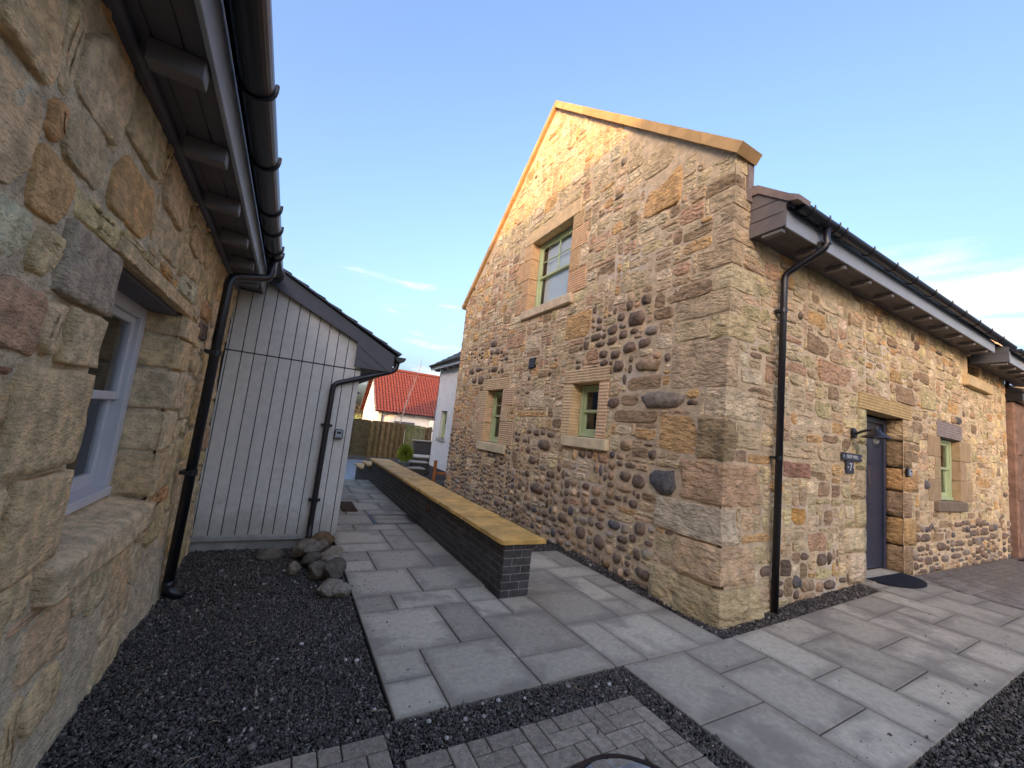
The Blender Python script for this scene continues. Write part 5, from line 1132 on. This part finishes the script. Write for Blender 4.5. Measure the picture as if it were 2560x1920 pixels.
# ------------------------------------------------------------------ red roofed house
rh = thing('red_roofed_house', 'white bungalow with red pantile roof beyond the timber fence', 'house', (.9, 25, -.4))
RX0, RX1 = .95, 9.0
V, F = prism([(25.2, -.4), (25.2, 2.1), (28.3, 4.95), (31.4, 2.1), (31.4, -.4)], 'x', RX0+.25, RX1); mk('walls', V, F, M['white'], rh)
def pantile(par, name, x0, x1, e, rdg, tw=.21, course=.3):
    ey, ez = e; ry, rz = rdg; L_ = math.hypot(ry-ey, rz-ez); nc = int(L_/course); nt_ = int((x1-x0)/tw); sub = 6; V = []; F = []
    dy, dz = (ry-ey)/L_, (rz-ez)/L_; ny, nz3 = -dz, dy
    if nz3 < 0: ny, nz3 = -ny, -nz3
    for c in range(nc):
        base = len(V); w = nt_*sub+1
        for row, (t, h) in enumerate(((c*course, .045), ((c+1)*course+.02, .008), (c*course, .0))):
            t = min(t, L_)
            for i in range(w):
                ph = (i % sub)/sub*2*math.pi; hh = h+(.03*math.sin(ph) if row < 2 else .03*math.sin(ph)-.02); V.append((x0+i*tw/sub, ey+dy*t+ny*hh, ez+dz*t+nz3*hh))
        for i in range(w-1): F += [(base+i, base+i+1, base+w+i+1, base+w+i), (base+2*w+i, base+2*w+i+1, base+i+1, base+i)]
    return mk(name, V, F, M['redtile'], par, smooth=False)
pantile(rh, 'tiled_roof', RX0, RX1, (24.85, 1.98), (28.3, 5.2)); pantile(rh, 'tiled_roof', RX0, RX1, (31.75, 1.98), (28.3, 5.2))
V, F = tube([(RX0, 28.3, 5.2), (RX1, 28.3, 5.2)], .12, 10); mk('ridge_tiles', V, F, M['redtile'], rh)
V, F = prism([(24.85, 1.9), (28.3, 5.12), (31.75, 1.9), (31.75, 2.02), (28.3, 5.26), (24.85, 2.02)], 'x', RX0-.05, RX0-.01); mk('verge_board', V, F, M['trim'], rh)
V, F = prism([(24.86+.07*math.cos(math.pi*k/8)-.06, 1.98-.07*math.sin(math.pi*k/8)) for k in range(9)], 'x', RX0, RX1); mk('gutter', V, F, M['black'], rh)
V, F = tube(bend([(1.45, 24.8, 1.95), (1.45, 25.12, 1.7), (1.45, 25.12, -.3)], .08), .045, 8); mk('downpipe', V, F, M['black'], rh)
rw = empty_part('window', rh, (2.4, 25.2, .9)); box('frame', 2.3, 3.7, 25.13, 25.22, .9, 1.42, M['trim'], rw, .01); box('pane', 2.36, 2.96, 25.12, 25.135, .96, 1.36, M['glass'], rw); box('pane', 3.04, 3.64, 25.12, 25.135, .96, 1.36, M['glass'], rw)
# low lean-to at the right of the red roofed house
lt = thing('rear_porch', 'low slate roofed white porch between red roof and white house', 'porch', (4.6, 23.4, -.4)); box('walls', 4.7, 7, 23.4, 25.1, -.4, 1.7, M['white'], lt); slate_roof('roof', lt, (4.4, 23.1, 1.72), (7.2, 23.1, 1.72), (4.9, 25.0, 2.5), (7.2, 25.0, 2.5), M['slate']); box('fascia_board', 4.4, 7.1, 23.08, 23.12, 1.6, 1.72, M['fascia'], lt)
# birch sapling
bt = thing('birch_sapling', 'thin leaning bare birch sapling in front of the red roof', 'tree', (1.0, 19.0, -.4))
p0, p1, p2 = Vector((.95, 19, -.4)), Vector((1.4, 19, 2.4)), Vector((1.95, 19, 4.6)); tp = [p0.lerp(p1, t/6) for t in range(6)]+[p1.lerp(p2, t/6) for t in range(7)]
V, F = tube(tp, [.035-.0024*i for i in range(13)], 7); mk('trunk', V, F, M['bark'], bt)
rb = random.Random(12); parts = []
for k in range(26):
    t = rb.uniform(.35, 1); q = p0.lerp(p1, t*2) if t < .5 else p1.lerp(p2, t*2-1); d = Vector((rb.uniform(-.7, .7), rb.uniform(-.5, .5), rb.uniform(.5, 1.0)))*rb.uniform(.3, .8); parts.append(tube([q, q+d*.5+Vector((0, 0, .05)), q+d], [.007, .005, .002], 5))
V, F = join(parts); mk('twigs', V, F, M['bark'], bt)
# field and hedge far away
V = []; F = []; n = 24
for j in range(14):
    for i in range(n+1):
        x = -120+240*i/n; y = 45+j*18; V.append((x, y, -.4+3.2*sm((y-45)/160)+.6*noise.noise((x*.02, y*.02, 0))))
F = [(j*(n+1)+i, j*(n+1)+i+1, (j+1)*(n+1)+i+1, (j+1)*(n+1)+i) for j in range(13) for i in range(n)]
struct(mk('field', V, F, M['field']))
hv = []; ht = []
for k in range(9):
    o = leaves('tmp', None, (-9+k*3.4, 92+k % 3, 2.0+(k % 2)*.6), 2.2, 260, .6, srgb(96, 84, 58), 40+k, (1, .8, .8)); c_ = srgb(96, 84, 58)
    hv.append(([tuple(v.co) for v in o.data.vertices], [tuple(p.vertices) for p in o.data.polygons])); rgk = random.Random(k)
    for p in o.data.polygons: q = rgk.uniform(.7, 1.25); ht.append(tuple(x*q for x in c_))
    m_ = o.data; bpy.data.objects.remove(o); bpy.data.meshes.remove(m_)
V, F = join(hv); struct(mk('far_hedge', V, F, M['leaf'], None, tint=ht), 'stuff')
# ------------------------------------------------------------------ outbuilding at the right edge
XF[0], XF[1] = .91, Vector((-.357, -.238, .1355))
ob = thing('outbuilding', 'red sandstone outbuilding with corrugated roof at the right edge', 'outbuilding', (10.3, -.1, -.1))
box('wall_pier', 10.2, 11.0, -.12, .4, -.15, 3.4, M['redwall'], ob, .03); box('side_pier', 11.05, 12.4, -.5, .4, -.15, 3.3, M['mortar'], ob, .03); box('beam', 10.15, 13, -.25, .35, 3.4, 3.58, M['black'], ob, .01); box('post', 10.13, 10.19, -.06, .0, 3.4, 4.05, M['black'], ob)
for k, (a0, a1, b0, b1) in enumerate(((10.22, 10.6, 2.2, 2.45), (10.55, 10.98, 1.7, 1.95), (10.22, 10.7, 1.2, 1.5), (10.6, 10.98, .7, 1.0), (10.22, 10.65, .2, .5))): box('stone_block', a0, a1, -.145, -.1, b0, b1, M['redwall'], ob, .02)
V = []; F = []; w = 60
for i in range(w+1):
    x = 10.2+2.8*i/w
    for (y, z) in ((-.32, 3.66), (1.5, 4.2)): V.append((x, y, z+.05*math.sin(i*1.05)))
F = [(2*i, 2*i+2, 2*i+3, 2*i+1) for i in range(w)]; mk('corrugated_roof', V, F, M['tin'], ob)
V, F = tube([(11.02, -.3, 3.3), (11.02, -.3, -.1)], .045, 10); mk('downpipe', V, F, M['pot'], ob)
XF[0], XF[1] = 1.0, Vector((0, 0, 0))
gr_ = mk('boot_grid', *join([boxvf(8.3, 9.0, -.75, -.72, .15, .17), boxvf(8.3, 9.0, -.45, -.42, .15, .17)]+[boxvf(8.32+.08*k, 8.35+.08*k, -.72, -.45, .152, .168) for k in range(9)]), M['black'], None, org=(8.6, -.6, .15)); tag(gr_, 'flat dark grid on the ground at the far right end of the house', 'drain grid')
